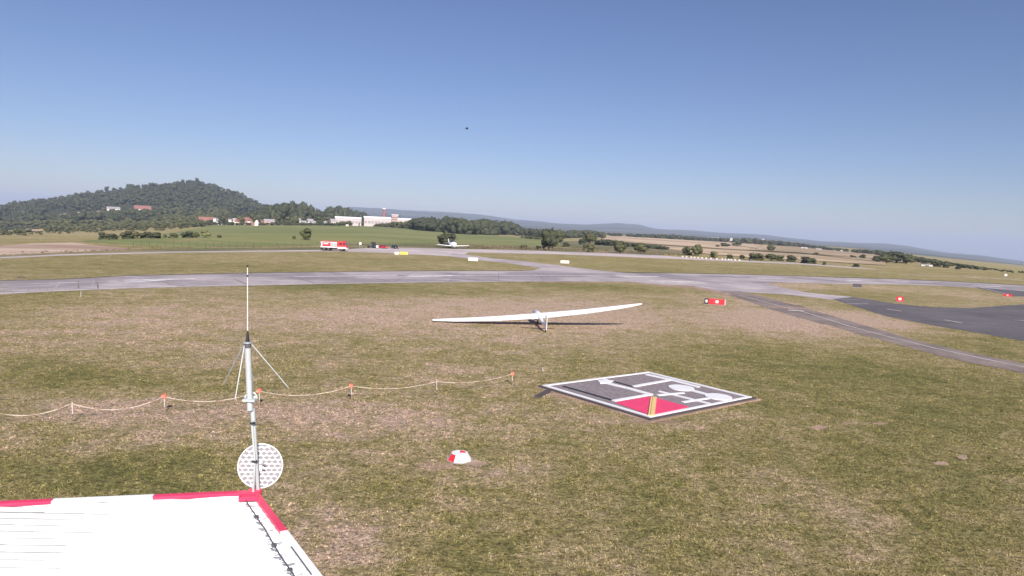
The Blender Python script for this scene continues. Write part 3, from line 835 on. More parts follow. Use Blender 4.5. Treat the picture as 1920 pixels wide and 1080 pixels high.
belt('warehouse_hedge', 'row of dark bushes screening the foot of the warehouses', [(630, 423.5, 417), (650, 423.5, 414), (670, 423.5, 412), (690, 424, 419), (720, 426, 418), (745, 428, 415), (790, 432, 414)], 110, M_LEAF, (7, 12), 18, 23)
belt('tree_belt', 'dense belt of dark trees behind the parked light aircraft', [(770, 430, 412), (785, 433, 407), (840, 437, 405), (862, 440, 408), (880, 441, 414), (893, 441, 410), (930, 441, 413), (955, 440, 415), (975, 439, 424)], 190, M_LEAF2, (12, 28), 90, 24, vary=(.6, 1.08))
belt('distant_treeline', 'hazy tree line between the tree belt and the tan field', [(960, 441, 424), (1010, 445, 428), (1050, 447, 431), (1100, 446, 430), (1130, 445, 434)], 170, M_LEAF2, (9, 15), 160, 25)
belt('field_hedge', 'bushy hedge curving along the edge of the dry field', [(975, 447, 441), (1010, 450, 443), (1050, 452, 446)], 45, M_LEAF, (7, 12), 12, 26)
belt('field_hedge', 'long dark hedge below the tan field', [(1120, 460, 449), (1142, 462, 447), (1180, 464.5, 454), (1205, 466, 456), (1250, 469.5, 461)], 90, M_LEAF2, (9, 14), 16, 27)
belt('far_treeline', 'dark tree line closing off the tan fields from the valley', [(1130, 442.5, 436), (1200, 445.5, 438), (1260, 449, 439), (1330, 453, 445), (1375, 456, 446), (1400, 458, 445), (1440, 460, 449), (1500, 464, 455), (1560, 470.5, 463), (1600, 475, 466), (1640, 478.5, 466), (1700, 490, 474), (1750, 496, 482), (1800, 502, 489), (1850, 508, 495), (1920, 513, 504), (2100, 530, 522)], 700, M_LEAF2, (6, 12), 120, 28)
# reeds and scrub along the road
items = []
for k in range(620):
    u = rng.uniform(860, 1285); yb = lin([(860, 466.3), (949, 467.6), (1137, 473), (1285, 481)], u) - rng.uniform(0, 3)
    if rng.uniform() < .35 and u > 1060: continue
    p = G(u, yb); rho = math.hypot(p[0], p[1]); s = rng.uniform(3, 7.5) * rho / F * (1 if u < 1060 else .75)
    items.append((p[0], p[1], -.02, s * rng.uniform(.35, .8), s))
mass('reed_scrub', 'brown reeds and dry scrub along the back of the far road', items, M_REED, 2, 0, 31, 26, 'scrub')
items = []
for k in range(260):
    u = rng.uniform(-80, 700); yb = lin([(-80, 484), (110, 474.5), (330, 468.5), (601, 465.5), (700, 461)], u) - rng.uniform(0, 4)
    p = G(u, yb); rho = math.hypot(p[0], p[1]); s = rng.uniform(1.2, 3.2) * rho / F
    items.append((p[0], p[1], -.02, s * rng.uniform(.6, 1.6), s))
mass('verge_scrub', 'low weedy scrub along the meadow side of the far road', items, M_REED, 2, 0, 32, 20, 'scrub')

# ------------------------------------------------------------------ buildings
def house(px, pb, w, h, label, wallm, roofm, rz=0.0, roof_frac=.45, depth=.8, group=None, gable=True, windows=2, name='house', chimney=False, overhang=.3, cat='house'):
    """w and h in photo pixels at the surveyed spot"""
    p = hit(px, pb); rho = math.hypot(p[0], p[1]); W, H = w * rho / F, h * rho / F
    face = math.atan2(-p[0], p[1]) + rz
    e = empty(name, (p[0], p[1], p[2] - .3), face)
    Dp = W * depth; wh = H * (1 - roof_frac)
    MB().box((0, Dp / 2, wh / 2), (W, Dp, wh)).build('wall', wallm, e)
    r = MB(); oh = overhang
    x0, x1, y0, y1 = -W / 2 - oh, W / 2 + oh, -oh, Dp + oh
    ym = Dp / 2
    r.add([(x0, y0, wh), (x1, y0, wh), (x1, y1, wh), (x0, y1, wh), (x0 + (0 if gable else W * .2), ym, H), (x1 - (0 if gable else W * .2), ym, H)],
          [(0, 1, 5, 4), (2, 3, 4, 5), (1, 2, 5), (3, 0, 4), (3, 2, 1, 0)])
    ro = r.build('roof', roofm, e)
    if chimney: MB().box((W * .2, ym - .6, H + .1), (.7, .7, 1.6)).build('chimney', M_BRICK, ro)
    for k in range(windows):
        x = -W / 2 + W * (k + .5) / windows
        wo_ = MB().box((x, -.02, wh * .55), (W / windows * .34, .06, wh * .36)).build('window', M_GLASS, e)
        wo_.data.name = 'window'
    if windows:
        MB().box((W * .02, -.03, wh * .22), (max(.9, W * .06), .06, wh * .42)).build('door', M_WALLB, e)
    tag(e, label, cat, group)
    return e

house(213, 398, 19, 9, 'grey roofed farm shed on the hillside above the others', M_WALLW, M_GTILE, .1, .4, .4, chimney=False)
house(234, 404, 15, 9, 'long low white house on the wooded hillside', M_WALLW, M_GTILE, .05, .35, .5)
house(256, 403.5, 13, 8, 'small white house beside the red roofed hill house', M_WALLW, M_WALLW, -.1, .3, .6)
house(268, 399, 25, 12, 'red roofed white hill house, highest of the hamlet', M_WALLW, M_RTILE, .1, .5, .5, chimney=True)
house(275, 404, 9, 11, 'narrow red and white gabled house at hamlet foot', M_WALLW, M_RTILE, 1.3, .5, 1.2)
house(388, 421.8, 25, 14, 'brown farmhouse half hidden at the foot of the hill', M_WALLB, M_RTILE, .1, .5, .5)
house(402.5, 422, 4, 13, 'narrow pale tower house next to brown farmhouse', M_WALLW, M_GTILE, 0, .15, 1)
house(424, 421.8, 8, 15, 'white gabled village house partly behind trees', M_WALLW, M_RTILE, 1.2, .4, 1.2)
house(431, 422, 5, 11, 'bright narrow white annexe in the village', M_WALLW, M_GTILE, 0, .2, 1)
house(440, 421.6, 6, 12, 'small pale house behind the village', M_WALLW, M_GTILE, 0, .4, 1)
house(459, 422.3, 19, 14, 'large red roofed village house with tall gable', M_WALLP, M_RTILE, .2, .5, .6, chimney=True)
house(472, 422.2, 7, 12, 'bright white house beside the large red roofed one', M_WALLW, M_RTILE, .9, .4, 1)
house(484.5, 424, 5.5, 11, 'small white pointed shed on the meadow edge', M_WALLW, M_WALLW, 1.2, .5, 1)
house(505, 423, 17, 12, 'pink house with grey roof standing at the meadow edge', M_WALLP, M_GTILE, .1, .4, .6)
house(563, 421.5, 7, 12, 'small white house high among the village trees', M_WALLW, M_GTILE, .8, .4, 1)
house(571, 422.5, 7, 9, 'small white house lower among the village trees', M_WALLW, M_GTILE, .3, .4, 1)
house(588, 422.8, 8, 9, 'pale cottage at the meadow edge near the dark tree', M_WALLW, M_GTILE, .3, .4, 1)
house(583, 421.4, 10, 11, 'low grey roofed house above the village trees', M_WALLW, M_GTILE, .3, .5, 1)
house(625, 423.2, 9, 13, 'plain grey house next to the first warehouse', M_CLAD, M_GTILE, .3, .35, 1)

house(412, 421.6, 7, 11, 'pale house just above the narrow tower house', M_WALLW, M_GTILE, .5, .4, 1)
house(448.5, 422.8, 7, 12, 'cream gabled house touching the red roofed one', M_CREAM, M_RTILE, 1.1, .45, 1)
house(493, 422.6, 6, 9, 'small pinkish shed between white shed and pink house', M_WALLP, M_RTILE, .3, .4, 1)
house(476, 424, 8, 7, 'low brown outbuilding in front of bright white house', M_WALLB, M_RTILE, .1, .5, .8)
house(608, 422.6, 10, 9, 'white walled cottage before the plain grey house', M_WALLW, M_GTILE, .2, .4, .8)
house(575, 422.5, 7, 5, 'low white shed at the hedge below the village trees', M_WALLW, M_GTILE, 0, .3, .8)
def warehouse(px, pb, w, h, label, rz=0.0, bays=8):
    p = hit(px, pb); rho = math.hypot(p[0], p[1]); W, H = w * rho / F, h * rho / F
    e = empty('warehouse', (p[0], p[1], p[2] - .5), math.atan2(-p[0], p[1]) + rz)
    Dp = W * .45; wh = H * .80
    MB().box((0, Dp / 2, wh / 2), (W, Dp, wh)).build('wall', M_CLAD, e)
    r = MB(); x0, x1 = -W / 2 - .4, W / 2 + .4
    r.add([(x0, -.5, wh), (x1, -.5, wh), (x1, Dp + .5, wh), (x0, Dp + .5, wh), (x0, Dp / 2, H), (x1, Dp / 2, H)], [(0, 1, 5, 4), (2, 3, 4, 5), (1, 2, 5), (3, 0, 4), (3, 2, 1, 0)])
    r.build('roof', M_CLADROOF, e)
    for k in range(bays):
        x = -W / 2 + W * (k + .5) / bays
        MB().box((x, -.05, wh * .55), (W / bays * .7, .12, wh * .3)).build('window', M_GTILE, e)
    MB().box((W * .42, -.05, wh * .25), (W * .06, .14, wh * .5)).build('door', M_DGREY, e)
    tag(e, label, 'warehouse', 'pale warehouses behind the green meadow')
    return e
warehouse(653, 423.3, 46, 17, 'long pale warehouse partly hidden by the round tree', .05)
warehouse(708, 425, 49, 19, 'long pale warehouse with the brick chimney behind', .08)
warehouse(758, 426, 31, 17, 'low pale warehouse beside the brick silo block', .06, 5)
p = hit(719.5, 420); p = p * 1.0; rho = math.hypot(p[0], p[1]) + 90; q = p[:2] * rho / math.hypot(p[0], p[1]); zc = float(height(*q)[0]); s = rho / F
ch = empty('brick_chimney', (q[0], q[1], zc))
H = (HC + (horizon(719.5) - 391) * s) - zc
MB().cyl((0, 0, -1), (0, 0, H * .93), 2.6 * s, 1.7 * s, 14).build('stack', M_BRICK, ch)
MB().cyl((0, 0, H * .93), (0, 0, H * .985), 3.4 * s, 3.4 * s, 14).build('platform', M_WALLW, ch)
MB().cyl((0, 0, H * .985), (0, 0, H), 1.5 * s, 1.5 * s, 14).build('rim', M_WALLW, ch)
tag(ch, 'tall red brick chimney with a white collar rising behind warehouses', 'chimney')
p = hit(740, 425.5); s = math.hypot(p[0], p[1]) / F
sb = empty('silo_block', (p[0], p[1] , p[2] - .5), math.atan2(-p[0], p[1]))
MB().box((0, 3 * s, 11 * s), (10 * s, 7 * s, 22 * s)).build('wall', M_WALLP, sb)
MB().box((0, 3 * s, 22.6 * s), (13 * s, 9 * s, 1.2 * s)).build('roof', M_WALLW, sb)
for k in range(3):
    MB().box((0, -.6 * s, (10 + 4 * k) * s), (9 * s, .3 * s, 1.4 * s)).build('window', M_DGREY, sb)
tag(sb, 'tall pinkish block with flat white roof between two warehouses', 'building')
house(651, 425, 4.5, 4.5, 'small cream cabin at the top edge of the meadow', M_CREAM, M_CREAM, 0, .15, 1, windows=1)
for x, y, w, h, l in [(1299, 449, 9, 3.5, 'low white farm building beyond the tan field'), (1314, 450.5, 4, 4.5, 'small white house beside the low farm building'), (1340, 449, 15, 4, 'long pale hall among the far trees'), (1371, 451, 4, 5, 'small white tower house in the far tree line'),
                      (1430, 451, 8, 3, 'pale house in the hazy valley beyond the tree line'), (1508, 466.5, 10, 3.5, 'white house under the dark field end trees'), (1535, 468.5, 9, 3, 'long white house further along the tree line'), (1576, 472, 6, 4, 'yellowish house at the thin end of the tree line'),
                      (1738, 499, 16, 4.5, 'pale farm building above the green slope'), (1822, 504, 10, 3, 'white shed beside the valley trees'), (1837, 505, 6, 3.5, 'little white hut beside the valley shed')]:
    house(x, y, w, h, l, M_WALLW, M_GTILE, 0, .3, .5, windows=1, overhang=.1)

# ------------------------------------------------------------------ back fence
fe = empty('wire_fence', G(640, 463))
fo = np.array(fe.location)
FL = [(250, 464.5), (330, 463.5), (600, 462.5), (650, 462), (690, 461.5), (760, 461.5), (830, 462.5)]
pts = []
for x in np.arange(250, 831, 15.0):
    pts.append(G(x, lin(FL, x)))
pm = MB(); pm.cyl((0, 0, -.1), (0, 0, 1.5), .04, n=6)
po = pm.build('post', M_BARK, fe); po.location = pts[0] - fo
for q in pts[1:]:
    c = po.copy(); COL.objects.link(c); c.location = q - fo
for z in (.5, .95, 1.4):
    w = MB(org=fo)
    w.tube([(q[0], q[1], z) for q in pts], .006, 4)
    w.build('wire', M_DGREY, fe)
tag(fe, 'thin wire fence with grey posts along the foot of the meadow', 'fence')

# white marker blocks along the road
mk = None
MX = [1280, 1287, 1296, 1302, 1309, 1316, 1324, 1333, 1344, 1354, 1360, 1366, 1371, 1378, 1386]
for k, x in enumerate(MX):
    y = lin([(1280, 482.3), (1330, 485.8), (1386, 489)], x)
    p = G(x, y)
    if mk is None:
        mk = empty('marker_board', p)
        MB().box((0, 0, .3), (.7, .3, .45), .85).build('board', M_BOARD, mk)
        MB().box((0, 0, .05), (1.0, .5, .1)).build('foot', M_CURBLITE, mk)
        o = mk
    else:
        o = copy_tree(mk); o.location = p
    tag(o, 'white block in the row along the far road below the tan fields', 'marker', 'white marker blocks lining the far road')

# ------------------------------------------------------------------ vehicles (built facing +x, origin on the ground)
def wheel(parent, x, y, r, w=.25):
    s = 1 if y > 0 else -1
    t = MB().cyl((x, y - w / 2, r), (x, y + w / 2, r), r, n=18).build('wheel', M_TYRE, parent)
    MB().cyl((x, y + s * w / 2, r), (x, y + s * (w / 2 + .02), r), r * .5, n=12).build('rim', M_DGREY, t)

def profile_body(mb, prof, y0, y1, inset=0.0):
    """side outline extruded across"""
    n = len(prof)
    vs = [(x, y0 + (inset if z > 1.0 else 0), z) for x, z in prof] + [(x, y1 - (inset if z > 1.0 else 0), z) for x, z in prof]
    return mb.add(vs, [tuple(range(n)), tuple(range(2 * n - 1, n - 1, -1))] + [((k + 1) % n, k, n + k, n + (k + 1) % n) for k in range(n)])

p0 = G(627, 470.6); L = 50 * p0[1] / F
k = L / 7.6
ft = empty('fire_engine', p0, math.atan2(0.02, 1)); ft.scale = (k, k, k)
B = .78                                    # chassis height
MB().box((-.2, 0, .62), (7.2, .9, .25)).build('chassis', M_BLACK, ft)
MB().box((-1.35, 0, 1.75), (4.7, 2.4, 1.5)).build('tank_body', M_RED, ft, bevel=.05)
wt = MB()
wt.box((-1.35, -1.21, 1.12), (4.6, .05, .28)); wt.box((-3.3, -1.21, 1.75), (.32, .05, 1.4)); wt.box((.05, -1.215, 1.75), (1.7, .06, 1.45)); wt.box((-1.35, -1.21, 2.46), (4.7, .05, .14))
wt.build('side_stripe', M_WHITEP, ft)
for x in (-2.6, -1.75): MB().box((x, -1.22, 1.8), (.7, .04, .9)).build('locker_shutter', M_RED, ft)
MB().box((-2.15, -1.245, 2.02), (1.3, .03, .2)).build('lettering', M_WHITEP, ft)
for x in (-.35, .45): MB().box((x, -1.255, 1.75), (.74, .03, 1.2)).build('locker_shutter', M_GREYM, ft)
MB().bar((-3.6, -.6, 2.72), (.6, -.6, 2.72), .08, .1).bar((-3.6, .6, 2.72), (.6, .6, 2.72), .08, .1).build('roof_rail', M_RED, ft)
MB().box((-1.6, -.3, 2.66), (3.2, .5, .12)).build('ladder', M_GREYM, ft)
cab = MB(); profile_body(cab, [(1.05, .75), (3.55, .75), (3.7, 1.1), (3.55, 1.75), (3.3, 2.72), (3.1, 2.8), (1.15, 2.8), (1.05, 2.7)], -1.2, 1.2, .06)
co = cab.build('cab', M_RED, ft)
MB().box((2.35, -1.19, 1.02), (2.4, .06, .48)).build('side_stripe', M_WHITEP, ft)
MB().box((2.95, -1.17, 2.1), (.62, .06, .6)).build('side_window', M_GLASS, ft); MB().box((1.95, -1.17, 2.1), (.75, .06, .6)).build('side_window', M_GLASS, ft)
MB().add([(3.61, -1.05, 1.72), (3.61, 1.05, 1.72), (3.39, 1.0, 2.55), (3.39, -1.0, 2.55)], [(0, 1, 2, 3)]).build('windscreen', M_GLASS, ft)
MB().box((3.6, 0, .82), (.28, 2.4, .35)).build('bumper', M_WHITEP, ft)
for s_ in (-1, 1): MB().cyl((3.7, s_ * .9, .9), (3.78, s_ * .9, .9), .13, n=10).build('headlight', M_CREAM, ft)
MB().box((2.6, 0, 2.92), (.4, 1.6, .2)).build('light_bar', M_RED, ft)
for x in (-2.65, -1.45, 2.3):
    for y in (-1.0, 1.0): wheel(ft, x, y, .52, .34)
tag(ft, 'red and white fire engine with three axles parked on the far road', 'fire engine')

def car(px, pb, wpx, L0, rz, paint, label, cat='car'):
    p = G(px, pb); e = empty('car', p, rz)
    k = (wpx * p[1] / F) / (L0)
    e.scale = (k, k, k)
    b = MB(); profile_body(b, [(-2.1, .3), (2.1, .3), (2.15, .6), (2.0, .82), (1.1, .95), (-2.0, 1.0), (-2.15, .7)], -.85, .85)
    b.build('body', paint, e, bevel=.04)
    c = MB(); profile_body(c, [(-1.9, .97), (1.15, .95), (.45, 1.45), (-1.3, 1.5)], -.78, .78, .12)
    c.build('cabin', paint, e, bevel=.03)
    for s_ in (-1, 1):
        MB().add([(-1.5, s_ * .80, 1.0), (.9, s_ * .80, 1.0), (.42, s_ * .69, 1.4), (-1.2, s_ * .69, 1.42)], [(0, 1, 2, 3)]).build('side_window', M_GLASS, e)
        MB().box((2.12, s_ * .6, .66), (.06, .3, .14)).build('headlight', M_CREAM, e)
        MB().box((-2.13, s_ * .65, .75), (.06, .25, .16)).build('tail_light', M_RED, e)
    MB().add([(1.16, -.62, .99), (1.16, .62, .99), (.50, .55, 1.42), (.50, -.55, 1.42)], [(0, 1, 2, 3)]).build('windscreen', M_GLASS, e)
    MB().add([(-1.93, -.62, 1.02), (-1.93, .62, 1.02), (-1.36, .55, 1.45), (-1.36, -.55, 1.45)], [(3, 2, 1, 0)]).build('rear_window', M_GLASS, e)
    for x in (-1.35, 1.35):
        for y in (-.78, .78): wheel(e, x, y, .33, .2)
    tag(e, label, cat)
    return e
M_CARRED = plain('car_red', (.55, .03, .06), .25, spec=.6); M_CARBLK = plain('car_black', (.02, .02, .022), .25, spec=.6)
car(719, 466, 16.5, 4.0, -.6, M_CARRED, 'red and white car parked beyond the tractor and black car')
car(740.5, 466.2, 15, 3.4, -1.0, M_CARBLK, 'black hatchback parked on the far road next to the red car')
# tractor
p = G(698, 465.2); tr = empty('tractor', p, -2.6); tk = (17 * p[1] / F) / 3.6; tr.scale = (tk,) * 3
MB().box((.8, 0, 1.05), (1.9, .7, .6)).build('bonnet', M_DGREY, tr, bevel=.05)
cabm = MB()
for x in (-1.1, .1):
    for y in (-.6, .6): cabm.cyl((x, y, .9), (x * .95, y, 2.4), .06, n=6)
cabm.box((-.5, 0, .75), (1.5, 1.3, .5)); cabm.build('cab_frame', M_BLACK, tr)
MB().box((-.5, 0, 2.46), (1.5, 1.45, .14)).build('roof', M_DGREY, tr, bevel=.03)
for y in (-.58, .58): MB().box((-.5, y, 1.7), (1.05, .03, 1.2)).build('side_window', M_GLASS, tr)
MB().box((-.5 + .56, 0, 1.7), (.03, 1.0, 1.2)).build('windscreen', M_GLASS, tr)
for y in (-.8, .8):
    wheel(tr, -.8, y, .75, .4); wheel(tr, 1.3, y, .45, .28)
MB().cyl((.9, .2, 1.3), (.9, .2, 2.2), .05, n=8).build('exhaust', M_BLACK, tr)
tag(tr, 'dark tractor with a boxy cab parked behind the fire engine', 'tractor')
p = G(707.5, 465.8); s = p[1] / F
br_ = empty('white_tank', p)
MB().box((0, 0, 3.4 * s), (3.6 * s, 3.0 * s, 4.6 * s)).build('tank', M_WHITEP, br_, bevel=.05)
MB().box((0, 0, .55 * s), (4.0 * s, 3.4 * s, 1.0 * s)).build('pallet', M_DGREY, br_)
tag(br_, 'white square tank on a pallet between tractor and red car', 'tank')
p = G(675.5, 464.5); s = p[1] / F
bo = empty('notice_board', p)
MB().box((0, 0, 8 * s), (4 * s, .4 * s, 4.2 * s)).build('board', M_WHITEP, bo)
for y in (-1.6, 1.6): MB().cyl((y * s, .3 * s, -.1), (y * s, .3 * s, 8 * s), .35 * s, n=6).build('post', M_GREYM, bo)
tag(bo, 'small white board on two posts at the back fence', 'board')

# light aircraft
p = G(848, 466.3); ap = empty('light_aircraft', p, math.radians(28)); ak = 62 * p[1] / F / 9.6; ap.scale = (ak,) * 3
def ring(x, w, h, zc, n=12, p_=1.0):
    w, h = w * 1.45, h * 1.35
    return [(x, w / 2 * math.cos(2 * math.pi * k / n), zc + .12 + h / 2 * math.sin(2 * math.pi * k / n)) for k in range(n)]
# nose towards +x in its own frame; frame turned so that the nose points to the camera
ap.rotation_euler = (0, 0, math.radians(-68))
fu = MB().loft([ring(2.3, .5, .5, 1.15), ring(2.1, .95, .95, 1.15), ring(1.2, 1.15, 1.15, 1.15), ring(0, 1.2, 1.2, 1.2), ring(-1.2, 1.05, 1.05, 1.25), ring(-3.0, .55, .6, 1.35), ring(-4.3, .2, .3, 1.45)])
fu.build('fuselage', M_WHITE, ap, smooth=True)
MB().loft([ring(1.25, .5, .2, 1.65), ring(.8, .95, .75, 1.75), ring(0, 1.0, .9, 1.8), ring(-.9, .8, .7, 1.75), ring(-1.5, .3, .2, 1.65)]).build('canopy', M_GLASS, ap, smooth=True)
for s_ in (-1, 1):
    w = MB().loft([[(1.0, s_ * .4, .75), (.5, s_ * .4, .95), (-.6, s_ * .4, .8), (.5, s_ * .4, .7)], [(.8, s_ * 4.8, 1.05), (.5, s_ * 4.8, 1.17), (-.3, s_ * 4.8, 1.09), (.5, s_ * 4.8, 1.02)]])
    w.build('wing', M_WHITE, ap)
    MB().loft([[(-3.6, s_ * .1, 1.5), (-3.9, s_ * .1, 1.56), (-4.5, s_ * .1, 1.5), (-3.9, s_ * .1, 1.46)], [(-3.8, s_ * 1.5, 1.5), (-4.0, s_ * 1.5, 1.54), (-4.4, s_ * 1.5, 1.5), (-4.0, s_ * 1.5, 1.47)]]).build('tailplane', M_WHITE, ap)
    MB().cyl((.1, s_ * 1.2, .9), (.1, s_ * 1.25, .25), .05, n=6).build('leg', M_WHITE, ap)
    wheel(ap, .1, s_ * 1.25, .22, .14)
MB().add([(-3.5, -.05, 1.5), (-4.5, -.05, 1.45), (-4.7, -.04, 2.75), (-4.2, -.04, 2.75), (-3.5, .05, 1.5), (-4.5, .05, 1.45), (-4.7, .04, 2.75), (-4.2, .04, 2.75)], [(0, 1, 2, 3), (7, 6, 5, 4), (0, 3, 7, 4), (1, 5, 6, 2), (3, 2, 6, 7)]).build('fin', M_WHITE, ap)
MB().cyl((1.7, 0, .8), (1.75, 0, .25), .05, n=6).build('nose_leg', M_WHITE, ap); MB().cyl((1.75, -.06, .2), (1.75, .06, .2), .2, n=14).build('nose_wheel', M_TYRE, ap)
MB().cyl((2.3, 0, 1.15), (2.6, 0, 1.15), .22, .05, n=12).build('spinner', M_WHITE, ap)
for a in (.5, .5 + math.pi): MB().bar((2.42, 0, 1.15), (2.42, .95 * math.cos(a), 1.15 + .95 * math.sin(a)), .1, .04).build('propeller_blade', M_DGREY, ap)
tag(ap, 'small white low wing aircraft parked before a green bush', 'aircraft')

# ------------------------------------------------------------------ signs on the field
def sign_board(px, pb, wpx, hpx, mats, label, name='guidance_sign', fr=None):
    """mats: list of (fraction, material, glyph material or None)"""
    p = G(px, pb); s = p[1] / F; W, H = wpx * s, hpx * s
    e = empty(name, p, math.atan2(-p[0], p[1]))
    lift = max(.08, H * .12)
    x = -W / 2
    for fr_, m, gl in mats:
        w = W * fr_
        pan = MB().box((x + w / 2, 0, lift + H / 2), (w - .01, .14, H)).build('panel', m, e)
        if gl:
            gw, gh = min(w * .45, H * .5), H * .52
            MB().box((x + w / 2, -.078, lift + H / 2), (gw, .012, gh)).box((x + w / 2, -.079, lift + H * .5), (gw * 1.35, .01, gh * .3)).build('symbol', gl, pan)
        x += w
    n = max(2, int(W / 1.0) + 1)
    for k in range(n):
        xx = -W / 2 + W * (k + .5) / n
        MB().cyl((xx, 0, -.05), (xx, 0, lift + .02), .04, n=8).build('leg', M_GREYM, e)
    MB().box((0, 0, .015), (W * 1.05, .5, .05)).build('base', M_CURBLITE, e)
    tag(e, label, 'sign')
    return e
sign_board(1340, 571.5, 38, 10, [(.2, M_BLACK, M_WHITEP), (.25, M_RED, None), (.3, M_RED, M_WHITEP), (.22, M_RED, None), (.03, M_WHITEP, None)], 'wide red sign with a black square at its end on dry grass')
sign_board(1687, 566, 12, 9, [(1, M_RED, M_WHITEP)], 'small square red sign on the grass island by the apron')
sign_board(1889, 556.5, 14, 4.5, [(.3, M_RED, None), (.4, M_RED, M_WHITEP), (.3, M_RED, None)], 'flat red sign beside the branch taxiway at the grass edge')
sign_board(1607, 539, 15, 6, [(1, M_DGREY, None)], 'dark grey back of a sign on the runway edge')
sign_board(744, 477.5, 8, 4.5, [(1, M_CREAM, None)], 'short cream sign beside the yellow sign')
sign_board(757, 477.5, 15, 4.5, [(1, M_SIGNY, None)], 'yellow sign on the verge below the black car')
sign_board(887, 489.5, 18, 5.5, [(.12, M_WHITEP, None), (.88, M_CREAM, None)], 'cream sign standing against the curved taxiway edge')
sign_board(1059, 494, 16, 5, [(1, M_CREAM, None)], 'cream sign alone on grass above the runway')
# thin stakes
for x, y0, y1, l in [(152, 557, 545, 'thin pale stake beside the runway edge'), (1018, 696, 688, 'short white stick in the grass above the signal square')]:
    p = G(x, y0); s = p[1] / F
    o = MB(org=p).cyl(p - np.array([0, 0, .05]), p + np.array([-.02, 0, (y0 - y1) * s]), .018, .012, 6).build('stake', M_WHITEP); o.location = p
    tag(o, l, 'stake')
for x, y, w, h, m, l in [(40, 521.5, 11, 1.6, M_DGREY, 'flat dark hatch in the grass behind the runway'), (1885, 517.5, 5, 3.5, M_WHITEP, 'tiny white hut at the far end of the field'), (1407, 490, 3.5, 4, M_DGREY, 'dark stub post in a gap of the far road edge')]:
    p = G(x, y); s = p[1] / F
    e = empty('field_box', p); MB().box((0, 0, h * s / 2), (w * s, 2.5 * s, h * s), .9).build('body', m, e); MB().box((0, 0, h * s + .03), (w * s * .95, 2.5 * s, .06)).build('cover', m, e)
    tag(e, l, 'box')

# ------------------------------------------------------------------ glider
gt_ = empty('glider', (2.4, 60.5, 0))
GO = np.array(gt_.location)
noseX, noseY, tailX, tailY = 2.15, 64.2, 2.98, 57.1
ax = Vector((tailX - noseX, tailY - noseY, 0)); LEN = ax.length; ax.normalize(); sd = Vector((-ax.y, ax.x, 0))   # ax: nose to tail; sd: sideways
N0 = Vector((noseX, noseY, 0))
def grg(d, w, h, zc, n=16, roll_=math.radians(6)):
    c = N0 + ax * d
    return [tuple(c + sd * (w / 2 * math.cos(2 * math.pi * k / n)) + Vector((0, 0, zc + h / 2 * math.sin(2 * math.pi * k / n)))) for k in range(n)]
f = MB(org=GO).loft([grg(0, .06, .06, .55), grg(.12, .28, .28, .56), grg(.5, .5, .56, .60), grg(1.1, .64, .78, .66), grg(1.9, .66, .88, .72), grg(2.6, .62, .84, .76), grg(3.2, .50, .66, .76), grg(3.9, .30, .42, .70), grg(5.2, .22, .30, .58), grg(6.6, .16, .24, .46), grg(LEN, .10, .20, .38)])
f.build('fuselage', M_WHITE, gt_, smooth=True)
MB(org=GO).loft([grg(.45, .25, .10, .88), grg(.9, .5, .42, .94), grg(1.5, .54, .52, .98), grg(2.1, .48, .44, 1.0), grg(2.6, .25, .12, 1.05)]).build('canopy', M_CANOPY, gt_, smooth=True)
root = N0 + ax * 3.0 + Vector((0, 0, .90))
def wing(tip, chord_tip, nm='wing'):
    tip = Vector(tip); secs = []
    inc = math.radians(12)
    for t, c, dz in ((0, 1.25, 0), (.45, 1.05, -.02), (.78, .75, .0), (.95, .48, .02), (1.0, chord_tip, .03)):
        p = root.lerp(tip, t) + Vector((0, 0, dz - .22 * t * (1 - t)))
        r_ = []
        for u, th in ((-.35, 0), (-.28, .07), (-.05, .105), (.3, .06), (.65, 0), (.3, -.02), (-.05, -.045), (-.28, -.03)):
            r_.append(tuple(p + ax * (u * c * math.cos(inc)) + Vector((0, 0, -u * c * math.sin(inc) + th * c))))
        secs.append(r_)
    o = MB(org=GO).loft(secs).build(nm, M_WHITE, gt_, smooth=False)
    # aileron strip, a hair proud of the trailing edge
    a = root.lerp(tip, .55) + ax * .5 + Vector((0, 0, -.075)); b = root.lerp(tip, .93) + ax * .26 + Vector((0, 0, -.015))
    MB(org=GO).bar(a, b, .16, .012).build('aileron', M_WHITE, o)
    return o
wing((-6.85, 60.4, .16), .25); wing((11.62, 61.5, 2.30), .25)
T0 = N0 + ax * (LEN - .05)
def finp(dx, z, w): return [tuple(T0 + ax * dx + sd * w + Vector((0, 0, z))), tuple(T0 + ax * dx - sd * w + Vector((0, 0, z)))]
a, b, c, d = finp(-.75, .45, .05), finp(-.02, .28, .03), finp(.10, 1.42, .03), finp(-.40, 1.42, .04)
MB(org=GO).add([a[0], b[0], c[0], d[0], a[1], b[1], c[1], d[1]], [(0, 1, 2, 3), (7, 6, 5, 4), (0, 3, 7, 4), (1, 5, 6, 2), (3, 2, 6, 7), (0, 4, 5, 1)]).build('fin', M_WHITE, gt_, bevel=.01)
a, b, c, d = finp(0, .25, .022), finp(.30, .22, .022), finp(.34, 1.40, .018), finp(.125, 1.40, .022)
MB(org=GO).add([a[0], b[0], c[0], d[0], a[1], b[1], c[1], d[1]], [(0, 1, 2, 3), (7, 6, 5, 4), (0, 3, 7, 4), (1, 5, 6, 2), (3, 2, 6, 7), (0, 4, 5, 1)]).build('rudder', M_WHITE, gt_)
TT = T0 + Vector((0, 0, 1.46)) - ax * .15
secs = []
for t, cc in ((-1.4, .28), (-.7, .42), (0, .5), (.7, .42), (1.4, .28)):
    p = TT + sd * t
    secs.append([tuple(p + ax * (u * cc) + Vector((0, 0, th * cc))) for u, th in ((-.4, 0), (-.1, .06), (.6, 0), (-.1, -.03))])
MB(org=GO).loft(secs).build('tailplane', M_WHITE, gt_)
c = N0 + ax * 2.5
